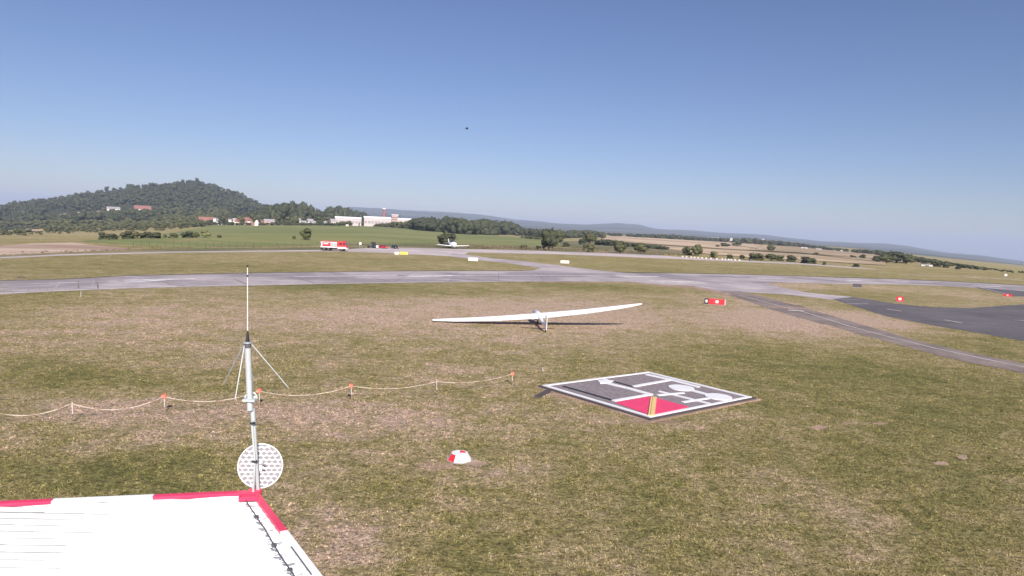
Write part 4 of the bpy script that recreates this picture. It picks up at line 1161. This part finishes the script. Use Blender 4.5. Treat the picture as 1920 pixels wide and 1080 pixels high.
MB(org=GO).cyl(c - sd * .06 + Vector((0, 0, .17)), c + sd * .06 + Vector((0, 0, .17)), .18, n=16).build('main_wheel', M_TYRE, gt_)
c = N0 + ax * (LEN - .15)
MB(org=GO).cyl(c - sd * .03 + Vector((0, 0, .10)), c + sd * .03 + Vector((0, 0, .10)), .10, n=12).build('tail_wheel', M_TYRE, gt_)
tag(gt_, 'white glider parked on dry grass with one wingtip down, seen from behind', 'glider')

# ------------------------------------------------------------------ signal square
SZ = .12
def S(px, py, z=SZ): return G(px, py, z)
Lc, Tc, Rc, Bc = (1016.7, 723), (1216, 697.6), (1409.6, 745), (1219, 783)
sg = empty('signal_square', S(1218, 741, 0))
so = np.array(sg.location)
def quadpt(u, v):
    """u along L->T / B->R, v along L->B / T->R of the ground square"""
    A, B_, C, D_ = (S(*Lc), S(*Tc), S(*Rc), S(*Bc))
    return (1 - u) * (1 - v) * A + u * (1 - v) * B_ + u * v * C + (1 - u) * v * D_
def qpoly(poly, z0, z1, name, mat, bevel=0):
    m = MB(org=so); m.prism([S(x, y)[:2] for x, y in poly], z0, z1)
    return m.build(name, mat, sg)
ctr = quadpt(.5, .5)
def grow(pts, m):
    out = []
    for p in pts:
        d = p - ctr; out.append(ctr + d * (1 + m / np.linalg.norm(d)))
    return out
cor = [quadpt(0, 0), quadpt(1, 0), quadpt(1, 1), quadpt(0, 1)]
MB(org=so).prism([p[:2] for p in grow(cor, .46)], -.05, .05).build('surround', M_SOIL2, sg)
MB(org=so).prism([p[:2] for p in grow(cor, .26)], 0.0, .10).build('kerb', M_KERB, sg)
MB(org=so).prism([p[:2] for p in cor], .02, SZ).build('panel', M_SIGPLATE, sg)
# white border, four planks
bw = .026
for (u0, v0, u1, v1) in ((0, 0, 1, bw), (1 - bw, bw, 1, 1 - bw), (0, 1 - bw, 1, 1), (0, bw, bw, 1 - bw)):
    P4 = [quadpt(u0, v0), quadpt(u1, v0), quadpt(u1, v1), quadpt(u0, v1)]
    MB(org=so).prism([p[:2] for p in P4], SZ - .01, SZ + .035).build('border_plank', M_WHITEP, sg)
qpoly([(1153, 755), (1221, 744), (1291, 763.5), (1219, 779.3)], SZ - .01, SZ + .03, 'red_panel', M_SIGRED)
# yellow board leaning on the red panel
ya, yb_ = S(1221.2, 778.5, SZ + .06), S(1225.8, 744.8, SZ + .06)
sdv = Vector((.16, 0, 0))
for s_, w in ((-.105, .085), (.055, .19)):
    c0 = Vector(ya) + Vector((s_, 0, 0)); c1 = Vector(yb_) + Vector((s_, 0, 0))
    MB(org=so).bar(c0, c1, w, .05).build('yellow_board', M_YEL, sg)
MB(org=so).bar(Vector(ya) + Vector((-.05, 0, .0)), Vector(yb_) + Vector((-.05, 0, .0)), .02, .03).build('board_slot', M_BLACK, sg)
def sbar(p, q, w, name='white_bar', mat=M_WHITEP, z=SZ + .02, h=.04):
    a = Vector(S(*p, z)); b = Vector(S(*q, z))
    return MB(org=so).bar(a, b, w, h).build(name, mat, sg)
# circuit arrow with bent shaft
sbar((1139, 718.3), (1177, 727.6), .30); sbar((1177, 727.6), (1221, 739.6), .30, z=SZ + .024); sbar((1221, 739.2), (1150, 751.5), .26, z=SZ + .028)
qpoly([(1120.5, 714.5), (1137, 712), (1141, 713.6), (1152, 715), (1139, 719.5), (1125.5, 719.6)], SZ - .01, SZ + .045, 'arrow_head', M_WHITEP)
sbar((1188, 724.5), (1255, 712.5), .26); sbar((1212.5, 702), (1256, 711.5), .28, z=SZ + .024); sbar((1256, 711.5), (1310, 725.5), .28, z=SZ + .028)
sbar((1147, 714.2), (1186, 724.5), .12, 'dark_bar', M_BLACK, h=.03); sbar((1056, 724), (1149, 750.5), .16, 'dark_bar', M_BLACK, h=.03)
# dumbbell
def sdisc(px, py, r, name='dumbbell_disc'):
    c = S(px, py)
    MB(org=so).prism([(c[0] + r * math.cos(a), c[1] + r * math.sin(a)) for a in np.linspace(0, 2 * math.pi, 33)[:-1]], SZ - .01, SZ + .045).build(name, M_WHITEP, sg)
sdisc(1277.5, 727.8, .70); sdisc(1347, 744.6, .70); sbar((1290, 730), (1332, 741), .30, 'dumbbell_bar', z=SZ + .022)
# double cross
sbar((1236, 733.5), (1332, 757), .19, 'cross_bar'); sbar((1233, 741), (1282, 736.5), .20, 'cross_bar', z=SZ + .026); sbar((1280, 754), (1329, 746.5), .20, 'cross_bar', z=SZ + .026)
tag(sg, 'flat dark signal square with white symbols and a red panel lying in grass', 'signal panel')
o = MB(org=S(1018, 741, 0)); o.prism([S(x, y, 0)[:2] for x, y in ((1001, 746), (1011, 746.5), (1035, 735), (1024, 733.5))], 0, .09)
o = o.build('dark_plate', M_KERB); o.location = S(1018, 741, 0); tag(o, 'small dark slanted plate on the grass beside the signal square', 'plate')

# ------------------------------------------------------------------ red and white ground marker
p = G(860, 868); mkr = empty('ground_marker', p)
def oct_ring(r, z, n=8, a0=math.pi / 8): return [(r * math.cos(a0 + 2 * math.pi * k / n), r * math.sin(a0 + 2 * math.pi * k / n) + .36, z) for k in range(n)]
ob, ot = oct_ring(.45, .02), oct_ring(.30, .25)
for k in range(8):
    k2 = (k + 1) % 8
    am = math.degrees(math.atan2((ob[k][1] + ob[k2][1]) / 2 - .36, (ob[k][0] + ob[k2][0]) / 2)) % 360
    red = (190 <= am < 262) or (10 <= am < 90)
    MB().add([ob[k], ob[k2], ot[k2], ot[k], (0, .36, .02), (0, .36, .24)], [(0, 1, 2, 3), (4, 1, 0), (5, 3, 2), (0, 3, 5, 4), (1, 4, 5, 2)]).build('side_panel', M_RED if red else M_WHITEP, mkr)
MB().prism([(x, y) for x, y, z in oct_ring(.31, 0)], .248, .262).build('cap', M_WHITEP, mkr)
MB().prism([(0, .36), (.22, .36), (.2, .5), (.09, .58), (0, .6)], .2625, .270).build('cap_patch', M_RED, mkr)
MB().prism([(x, y) for x, y, z in oct_ring(.50, 0)], -.02, .022).build('foot', M_CURBLITE, mkr)
tag(mkr, 'low red and white painted cone marker in a bare patch of grass', 'marker')
for x, y, w, h in [(822, 874, 44, 7), (888, 868, 26, 8), (1535, 801, 18, 5), (1590, 794, 13, 3), (1647, 794, 13, 3), (1804, 857, 12, 5), (1765, 869, 16, 4), (1415, 750, 16, 4), (1225, 790, 60, 4)]:
    poly = []
    for k in range(18):
        a = 2 * math.pi * k / 18; r_ = random.uniform(.65, 1.1)
        poly.append((x + w * r_ * math.cos(a), y + h * r_ * math.sin(a)))
    patch('bare_patch', poly, M_SOIL2, .006, .8)

# ------------------------------------------------------------------ barrier posts and tape
PB = [(-40, 797, False), (137, 790, False), (309, 775, True), (487, 763, True), (659, 752, True), (819, 742.5, False), (961, 722, True)]
GP = 'barrier posts strung with tape across the grass'
PL = ['plain white post out beyond the long tape', 'plain white barrier post nearest the frame edge, leaning slightly', 'orange boxed barrier post between plain post and antenna mast', 'orange boxed barrier post just behind the antenna mast',
      'orange boxed barrier post in the middle of the tape line', 'plain dark striped barrier post before the last boxed one', 'orange boxed barrier post at the end of the tape line']
tops = []
for (x, y, box_), l in zip(PB, PL):
    p = G(x, y); s = p[1] / F; e = empty('barrier_post', p)
    hh = .80 if x < 900 else .68
    MB().cyl((0.02, 0, -.1), (-.015, 0, hh * .38), .013, n=8).build('lower_pole', M_DGREY if not box_ else M_TAPER, e)
    MB().cyl((-.015, 0, hh * .38), (-.03, 0, hh), .015, n=8).build('upper_pole', M_POST, e)
    if box_:
        MB().box((-.03, 0, hh * .92), (.17, .13, .15)).build('warning_box', M_ORBOX, e, bevel=.01)
        MB().cyl((-.03, 0, hh * .92 + .07), (-.03, 0, hh * .92 + .13), .03, .02, n=8).build('lamp_cap', M_RED, e)
    tag(e, l, 'post', GP)
    tops.append(np.array([p[0] - .03, p[1] - .05, hh * .93]))
rb = empty('barrier_tape', tops[0] * np.array([1, 1, 0]))
ro_ = np.array(rb.location)
for i in range(len(tops) - 1):
    a, b = tops[i], tops[i + 1]; sag = (.42, .40, .34, .32, .24, .22)[i]
    n = 26; P = []
    for k in range(n + 1):
        t = k / n; q = a * (1 - t) + b * t; q = q - np.array([0, 0, sag * 4 * t * (1 - t)])
        P.append(q)
    for k in range(n):
        tw = .55 + .45 * math.sin(k * .7 + i)
        m = MB(org=ro_)
        q0, q1 = P[k], P[k + 1]; h2 = .012 * (0.5 + .5 * tw) + .002
        m.add([q0 - [0, 0, h2], q1 - [0, 0, h2], q1 + [0, .004, h2], q0 + [0, .004, h2], q0 - [0, -.006, h2], q1 - [0, -.006, h2], q1 + [0, .01, h2], q0 + [0, .01, h2]], [(0, 1, 2, 3), (7, 6, 5, 4), (0, 4, 5, 1), (3, 2, 6, 7)])
        m.build('tape_segment', M_ROPE if (k // 2) % 4 != 3 else M_TAPER, rb)
tag(rb, 'sagging red and white barrier tape strung between low posts', 'barrier tape')

# ------------------------------------------------------------------ tower roof below the camera
RZ = HC - 2.2
C0 = Vector(G(479, 924, RZ)); L0 = Vector(G(0, 945, RZ)); R0_ = Vector(G(598, 1082, RZ))
ld = (L0 - C0).normalized(); rd = (R0_ - C0).normalized()
PLf, PRt = C0 + ld * 4.2, C0 + rd * 4.4
BL = PLf + Vector((-.6, -5.2, 0)); BR = PRt + Vector((-.5, -3.2, 0))
roofE = empty('tower_roof', C0)
rof = np.array(C0)
poly = [C0, PLf, BL, BR, PRt]
MB(org=rof).prism([(p.x, p.y) for p in poly], RZ - .12, RZ - .022).build('deck', M_ROOF, roofE)
# corrugated sheet: ribs run across, cut to the outline
rib = (Vector(G(180, 1070.5, RZ)) - Vector(G(0, 1068.5, RZ))).normalized()
prp = Vector((-rib.y, rib.x, 0))
o0 = Vector(G(0, 961, RZ))
def cut(off):
    """ends of the line at that distance across, inside the outline"""
    pt = o0 + prp * off; ts = []
    for k in range(len(poly)):
        a, b = poly[k], poly[(k + 1) % len(poly)]
        e = b - a; den = rib.x * e.y - rib.y * e.x
        if abs(den) < 1e-9: continue
        t = ((a.x - pt.x) * e.y - (a.y - pt.y) * e.x) / den
        u = ((a.x - pt.x) * rib.y - (a.y - pt.y) * rib.x) / den
        if 0 <= u <= 1: ts.append(t)
    if len(ts) < 2: return None
    return pt + rib * (min(ts) + .02), pt + rib * (max(ts) - .02)
sheet = MB(org=rof)
prev = None
for i in range(-90, 14):
    base = i * .1
    for off, z in ((0, 0), (.012, -.018), (.052, -.018), (.064, 0)):
        c = cut(base + off)
        cur = None if c is None else (c[0] + Vector((0, 0, z)), c[1] + Vector((0, 0, z)))
        if prev and cur:
            sheet.add([prev[0], prev[1], cur[1], cur[0]], [(0, 1, 2, 3)])
        prev = cur
sheet.build('roof_sheet', M_ROOF, roofE)
# edge flashing in red and white lengths
def along(a, d, px):
    lo, hi = 0.0, 6.0
    for _ in range(40):
        m = (lo + hi) / 2
        u = to_px(a + d * m)
        if d.x < 0: lo, hi = (m, hi) if u[0] > px else (lo, m)
        else: lo, hi = (m, hi) if u[0] < px else (lo, m)
    return (lo + hi) / 2
t1, t2 = along(C0, ld, 290), along(C0, ld, 100)
inw_l = Vector((ld.y, -ld.x, 0)); inw_l = inw_l if inw_l.y < 0 else -inw_l
inw_r = Vector((rd.y, -rd.x, 0)); inw_r = inw_r if inw_r.x < 0 else -inw_r
def flash(a, d, inw, s0, s1, mat):
    w = .042 if a is C0 and d is rd else .052
    p0, p1 = a + d * s0, a + d * s1
    m = MB(org=rof)
    m.bar(p0 + inw * w / 2 + Vector((0, 0, .012)), p1 + inw * w / 2 + Vector((0, 0, .012)), w, .024)
    m.bar(p0 - inw * .006 + Vector((0, 0, -.045)), p1 - inw * .006 + Vector((0, 0, -.045)), .012, .13)
    return m.build('edge_flashing', mat, roofE)
flash(C0, ld, inw_l, .03, t1, M_ROOFRED); flash(C0, ld, inw_l, t1 + .004, t2 - .004, M_ROOF); flash(C0, ld, inw_l, t2, 4.2, M_ROOFRED)
t3 = along(C0, rd, 536)
flash(C0, rd, inw_r, .03, t3, M_ROOFRED); flash(C0, rd, inw_r, t3 + .004, 4.4, M_ROOF)
MB(org=rof).cyl(C0 + Vector((0, -.02, -.1)), C0 + Vector((0, -.02, .03)), .055, n=12).build('corner_cap', M_ROOFRED, roofE)
# dark grey strips laid along the ribs, thinning out from the left end
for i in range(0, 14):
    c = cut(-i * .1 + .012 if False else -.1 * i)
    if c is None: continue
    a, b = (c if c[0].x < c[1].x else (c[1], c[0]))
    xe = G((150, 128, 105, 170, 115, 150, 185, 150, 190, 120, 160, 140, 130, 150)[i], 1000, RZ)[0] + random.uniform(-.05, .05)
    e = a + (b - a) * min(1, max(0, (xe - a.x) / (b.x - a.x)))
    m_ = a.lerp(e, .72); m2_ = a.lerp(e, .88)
    MB(org=rof).bar(a + Vector((0, 0, .004)), m_ + Vector((0, 0, .004)), .009, .007).bar(m_ + Vector((0, 0, .003)), m2_ + Vector((0, 0, .003)), .005, .005).bar(m2_ + Vector((0, 0, .002)), e + Vector((0, 0, .002)), .0025, .004).build('rib_strip', M_RIBSTRIP, roofE)
a, b = Vector(G(546, 1025, RZ + .03)), Vector(G(584, 1077, RZ + .03))
MB(org=rof).bar(a, b, .006, .006).build('seam', M_DGREY, roofE)
tag(roofE, 'flat white corrugated roof with red and white edge in the foreground', 'roof')
# tower body under the roof
cx = sum((p for p in poly), Vector()) / 5
tw = empty('control_tower', (cx.x, cx.y, 0))
ins = [p + (cx - p) * .10 for p in poly]
MB(org=np.array(tw.location)).prism([(p.x, p.y) for p in ins], 0, RZ - .125).build('wall', M_WALLW, tw)
for i in (0, 4):
    a, b = ins[i], ins[(i + 1) % 5]
    for z in (1.2, 4.2):
        for t in (.2, .5, .8):
            c = a.lerp(b, t); d = (b - a).normalized()
            MB(org=np.array(tw.location)).bar(Vector((c.x, c.y, z + .7)) - d * .5, Vector((c.x, c.y, z + .7)) + d * .5, .06, 1.3).build('window', M_GLASS, tw)
tag(tw, 'white control tower body carrying the flat roof', 'tower')
# tray bracket
tb_ = empty('edge_bracket', G(464, 932, RZ + .03)); tbo = np.array(tb_.location)
q = [Vector(G(*c_, RZ + .035)) for c_ in ((449, 929.5), (482, 928), (482, 934.5), (449, 936.5))]
for i in range(4): MB(org=tbo).bar(q[i], q[(i + 1) % 4], .014, .03).build('rim', M_ROOFRED, tb_)
MB(org=tbo).prism([(v.x, v.y) for v in q], RZ + .022, RZ + .028).build('tray', M_KERB, tb_)
tag(tb_, 'small red tray bracket at the roof corner beneath the mast', 'bracket')
# cable with clips
cbl = empty('roof_cable', G(500, 995, RZ)); co_ = np.array(cbl.location)
path = [(451, 936.5), (461, 937.5), (466, 946), (478, 964), (487, 978), (496, 990), (503, 1003), (512, 1018), (517, 1027), (525, 1040), (531, 1049), (540, 1062), (549, 1075), (556, 1086)]
CP = [Vector(G(x, y, RZ + .03)) for x, y in path]
MB(org=co_).tube(CP, .0045, 6).build('cable', M_DGREY, cbl)
for i in range(22):
    t = (i + .7) / 22.5 * (len(CP) - 1); j = int(t); p = CP[j].lerp(CP[min(j + 1, len(CP) - 1)], t - j)
    m = MB(org=co_)
    if i % 7 == 5:
        m.box(tuple(p), (.03, .022, .012))
    a = random.uniform(2.4, 3.7)
    m.cyl(p, p + Vector((math.cos(a) * random.uniform(.025, .06), math.sin(a) * .04, .006)), .0028, n=5)
    if i % 3 == 0: m.cyl(p, p + Vector((.045 * math.cos(a + 3), .02, .008)), .0028, n=5)
    m.build('clip', M_DGREY, cbl)
tag(cbl, 'thin dark cable with little clips running over the white roof', 'cable')

# ------------------------------------------------------------------ antenna mast
MD = float(G(478, 926, RZ)[1]) + .02
def A(px, py, dy=0.0): return Vector(D(px, py, MD + dy))
b0 = A(480, 926)
mast = empty('antenna_mast', b0); mo = np.array(b0)
def pt(name, m, mat, parent=mast, **k): return m.build(name, mat, parent, **k)
pt('lower_pipe', MB(org=mo).cyl(A(484.5, 930), A(473.5, 766), .014, .019, 12), M_PIPE, smooth=False)
pt('feed_conduit', MB(org=mo).cyl(A(474, 934, -.05), A(478, 866, -.035), .010, n=8).cyl(A(478, 866, -.035), A(472, 790, -.03), .0095, n=8), M_PIPE)
up = pt('upper_pipe', MB(org=mo).cyl(A(469, 769, -.03), A(464.5, 652, -.03), .0235, n=16), M_PIPE)
pt('side_tube', MB(org=mo).cyl(A(472.5, 745, .03), A(472, 702, .03), .010, n=8), M_PIPE)
cl = pt('clamp', MB(org=mo).cyl(A(470.5, 746, .0), A(470.5, 746, .05), .048, n=18), M_PIPE)
MB(org=mo).cyl(A(470.5, 746, -.002), A(470.5, 746, .0), .040, n=18).build('plate', M_DGREY, cl)
for a in range(6):
    c = A(470.5, 746, -.006) + Vector((.034 * math.cos(a * 1.047 + .3), 0, .034 * math.sin(a * 1.047 + .3)))
    MB(org=mo).cyl(c, c + Vector((0, -.008, 0)), .009, n=8).build('bolt', M_WHITEP, cl)
pt('bracket', MB(org=mo).box(tuple(A(468, 750, -.045)), (.095, .05, .02)), M_PIPE)
for x, y in ((473.5, 794), (477.5, 866)):
    pt('cable_tie', MB(org=mo).cyl(A(x, y, -.045), A(x - .1, y - 2, -.045), .022, n=10), M_BLACK)
hb = A(464.3, 640, -.03)
hub = pt('antenna_hub', MB(org=mo).cyl(A(464.5, 652, -.03), A(464.3, 643, -.03), .026, n=14), M_DGREY)
MB(org=mo).cyl(A(464.3, 643.5, -.03), A(464.3, 640.5, -.03), .036, n=14).build('flange', M_GREYM, hub)
pt('whip_base', MB(org=mo).cyl(A(464.3, 640.5, -.03), A(464.2, 620, -.03), .016, .005, 10), M_BLACK)
wh = pt('whip', MB(org=mo).cyl(A(464.2, 622, -.03), A(464, 500, -.03), .0042, .0035, 8), M_POST)
MB(org=mo).cyl(A(464, 519, -.03), A(464, 515.5, -.03), .007, n=8).build('joint', M_BLACK, wh)
MB(org=mo).cyl(A(464, 501, -.03), A(464, 497, -.03), .006, n=8).build('tip', M_BLACK, wh)
for (x, y, dy) in ((419, 721, .35), (441, 748, -.25), (541, 727, .1)):
    hx = 464 + (6 if x > 464 else -5)
    end = A(x, y, dy); st = A(hx, 643, -.03)
    pt('radial', MB(org=mo).cyl(st, end, .0048, .004, 8), M_PIPE)
tag(mast, 'grey pipe mast with whip antenna and three sloping radials on the roof corner', 'antenna')
# dish
dc = A(488, 873.5, .14)
dish = empty('dish_antenna', dc); do_ = np.array(dc)
nrm = Vector((.12, -1, .22)).normalized(); du = nrm.cross(Vector((0, 0, 1))).normalized(); dv = du.cross(nrm)
if dv.z < 0: dv = -dv
RD = 41.5 * (MD + .14) / F
def dp(u, v, w=0): return dc + du * u + dv * v + nrm * w
n = 40
back = MB(org=do_); back.cyl(dp(0, 0, -.012), dp(0, 0, -.004), RD, n=n)
back.build('back_plate', M_DISHB, dish)
rim_ = MB(org=do_)
for k in range(n):
    a0, a1 = 2 * math.pi * k / n, 2 * math.pi * (k + 1) / n
    rim_.cyl(dp(RD * math.cos(a0), RD * math.sin(a0), 0), dp(RD * math.cos(a1), RD * math.sin(a1), 0), .0055, n=6)
rim_.build('rim', M_WHITEP, dish)
hc_ = MB(org=do_); hs_ = .0265; wth = .0046
seen = set()
for i in range(-9, 10):
    for j in range(-9, 10):
        cx_, cy_ = hs_ * 1.732 * (i + .5 * (j % 2)), hs_ * 1.25 * j
        cs_ = [(cx_ + hs_ * .98 * math.cos(math.radians(30 + 60 * k)), cy_ + hs_ * .82 * math.sin(math.radians(30 + 60 * k))) for k in range(6)]
        for k in range(6):
            p_, q_ = cs_[k], cs_[(k + 1) % 6]
            if math.hypot(*p_) > RD * .985 or math.hypot(*q_) > RD * .985: continue
            key = tuple(sorted([(round(p_[0], 3), round(p_[1], 3)), (round(q_[0], 3), round(q_[1], 3))]))
            if key in seen: continue
            seen.add(key)
            a_, b_ = dp(*p_, 0), dp(*q_, 0)
            hc_.bar(a_, b_, wth, .012)
hc_.build('honeycomb', M_WHITEP, dish)
MB(org=do_).cyl(dp(.0, -.03, -.03), dp(.005, -RD * 1.25, -.02), .012, n=8).build('stem', M_PIPE, dish)
MB(org=do_).box(tuple(dp(.005, 0, .015)), (.05, .03, .07)).build('hub', M_WHITEP, dish)
for s_ in (-1, 1): MB(org=do_).cyl(dp(.02 * s_, .02 * s_, .02), dp(-.05, .02 * s_, .06), .006, n=6).build('strut', M_GREYM, dish)
tag(dish, 'round white honeycomb dish fixed low on the mast at the roof corner', 'dish antenna')

# ------------------------------------------------------------------ bird in the sky
bp = D(875.7, 241.5, 95)
bird = empty('bird', bp, .5)
bs = .30
MB().loft([[(x, w * math.cos(a) * .5, w * math.sin(a) * .5) for a in np.linspace(0, 6.283, 9)[:-1]] for x, w in ((.55 * bs, .03), (.45 * bs, .09), (.25 * bs, .10), (0, .17), (-.4 * bs, .12), (-.8 * bs, .04))]).build('body', M_BLACK, bird, smooth=True)
for s_ in (-1, 1):
    MB().add([(.12, s_ * .03, .02), (-.10, s_ * .03, .02), (-.14, s_ * .26, .16), (.02, s_ * .28, .17), (-.10, s_ * .42, .10), (.12, s_ * .03, .008), (-.10, s_ * .03, .008), (-.14, s_ * .26, .148), (.02, s_ * .28, .158), (-.10, s_ * .42, .095)],
             [(0, 1, 2, 3), (3, 2, 4), (8, 7, 6, 5), (9, 7, 8), (0, 3, 8, 5), (3, 4, 9, 8), (2, 1, 6, 7), (4, 2, 7, 9)]).build('wing', M_BLACK, bird)
MB().add([(-.2, -.02, 0), (-.2, .02, 0), (-.36, .06, -.01), (-.36, -.06, -.01)], [(0, 1, 2, 3)]).build('tail', M_BLACK, bird)
tag(bird, 'small dark bird flying in the clear blue sky', 'bird')

# ------------------------------------------------------------------ grass tufts
NT = 190000
u = rng.uniform(0, 1, NT)
yy = 9.5 * (72 / 9.5) ** (u ** .85)
tt = rng.uniform(-.86, .86, NT)
xx = yy * tt
cl_n = np.sin(xx * 1.7 + np.sin(yy * 1.1) * 2) * np.sin(yy * 1.3 + np.sin(xx * .9) * 2) + rng.normal(0, .6, NT)
keep = cl_n > -.35
xx, yy = xx[keep], yy[keep]
# keep the signal square, marker and taxiway clear
cs = ctr
def inside(poly, x, y):
    c = np.zeros(x.shape, bool); n = len(poly)
    for i in range(n):
        x1, y1 = poly[i][:2]; x2, y2 = poly[(i + 1) % n][:2]
        c ^= ((y1 > y) != (y2 > y)) & (x < (x2 - x1) * (y - y1) / (y2 - y1 + 1e-12) + x1)
    return c
block = inside(grow(cor, .4), xx, yy)
block |= np.hypot(xx - G(860, 868)[0], yy - G(860, 868)[1] - .36) < .5
block |= inside([G(*p) for p in LT] + [G(*p) for p in LB[::-1]], xx, yy)
block |= inside([G(*q) for q in [(1560, 560.5), (1620, 580), (1665, 594), (1760, 612), (1850, 627), (1920, 640), (2300, 715), (2500, 600), (2100, 560), (1920, 571), (1880, 573.5), (1820, 577.5), (1750, 576.5), (1680, 570), (1600, 557)]], xx, yy)
dr = dryness(xx, yy)
block |= rng.uniform(0, 1, len(xx)) < (dr - .45) * .9
xx, yy = xx[~block], yy[~block]
n = len(xx)
V, T = [], []
sc_ = (.6 + .4 * np.clip(yy / 25, 0, 1.8))
for k in range(3):
    a = rng.uniform(0, 6.28, n); ln = rng.uniform(.025, .06, n) * sc_; w = rng.uniform(.006, .012, n) * sc_ * 1.3
    bx, by = xx + rng.normal(0, .02, n) * sc_, yy + rng.normal(0, .02, n) * sc_
    la = rng.uniform(0, 6.28, n); le = rng.uniform(.3, 1.4, n) * ln
    p1 = np.stack([bx - np.cos(a) * w, by - np.sin(a) * w, np.zeros(n)], -1)
    p2 = np.stack([bx + np.cos(a) * w, by + np.sin(a) * w, np.zeros(n)], -1)
    p3 = np.stack([bx + np.cos(la) * le, by + np.sin(la) * le, ln], -1)
    V.append(np.stack([p1, p2, p3], 1).reshape(-1, 3))
V = np.concatenate(V)
go = tri_mesh('grass', V, np.arange(len(V)).reshape(-1, 3), M_BLADE)
at = go.data.attributes.new('dry', 'FLOAT', 'POINT')
at.data.foreach_set('value', dryness(V[:, 0], V[:, 1]).astype(np.float32))
tag(go, 'short patchy grass tufts over the near airfield', 'grass', kind='stuff')
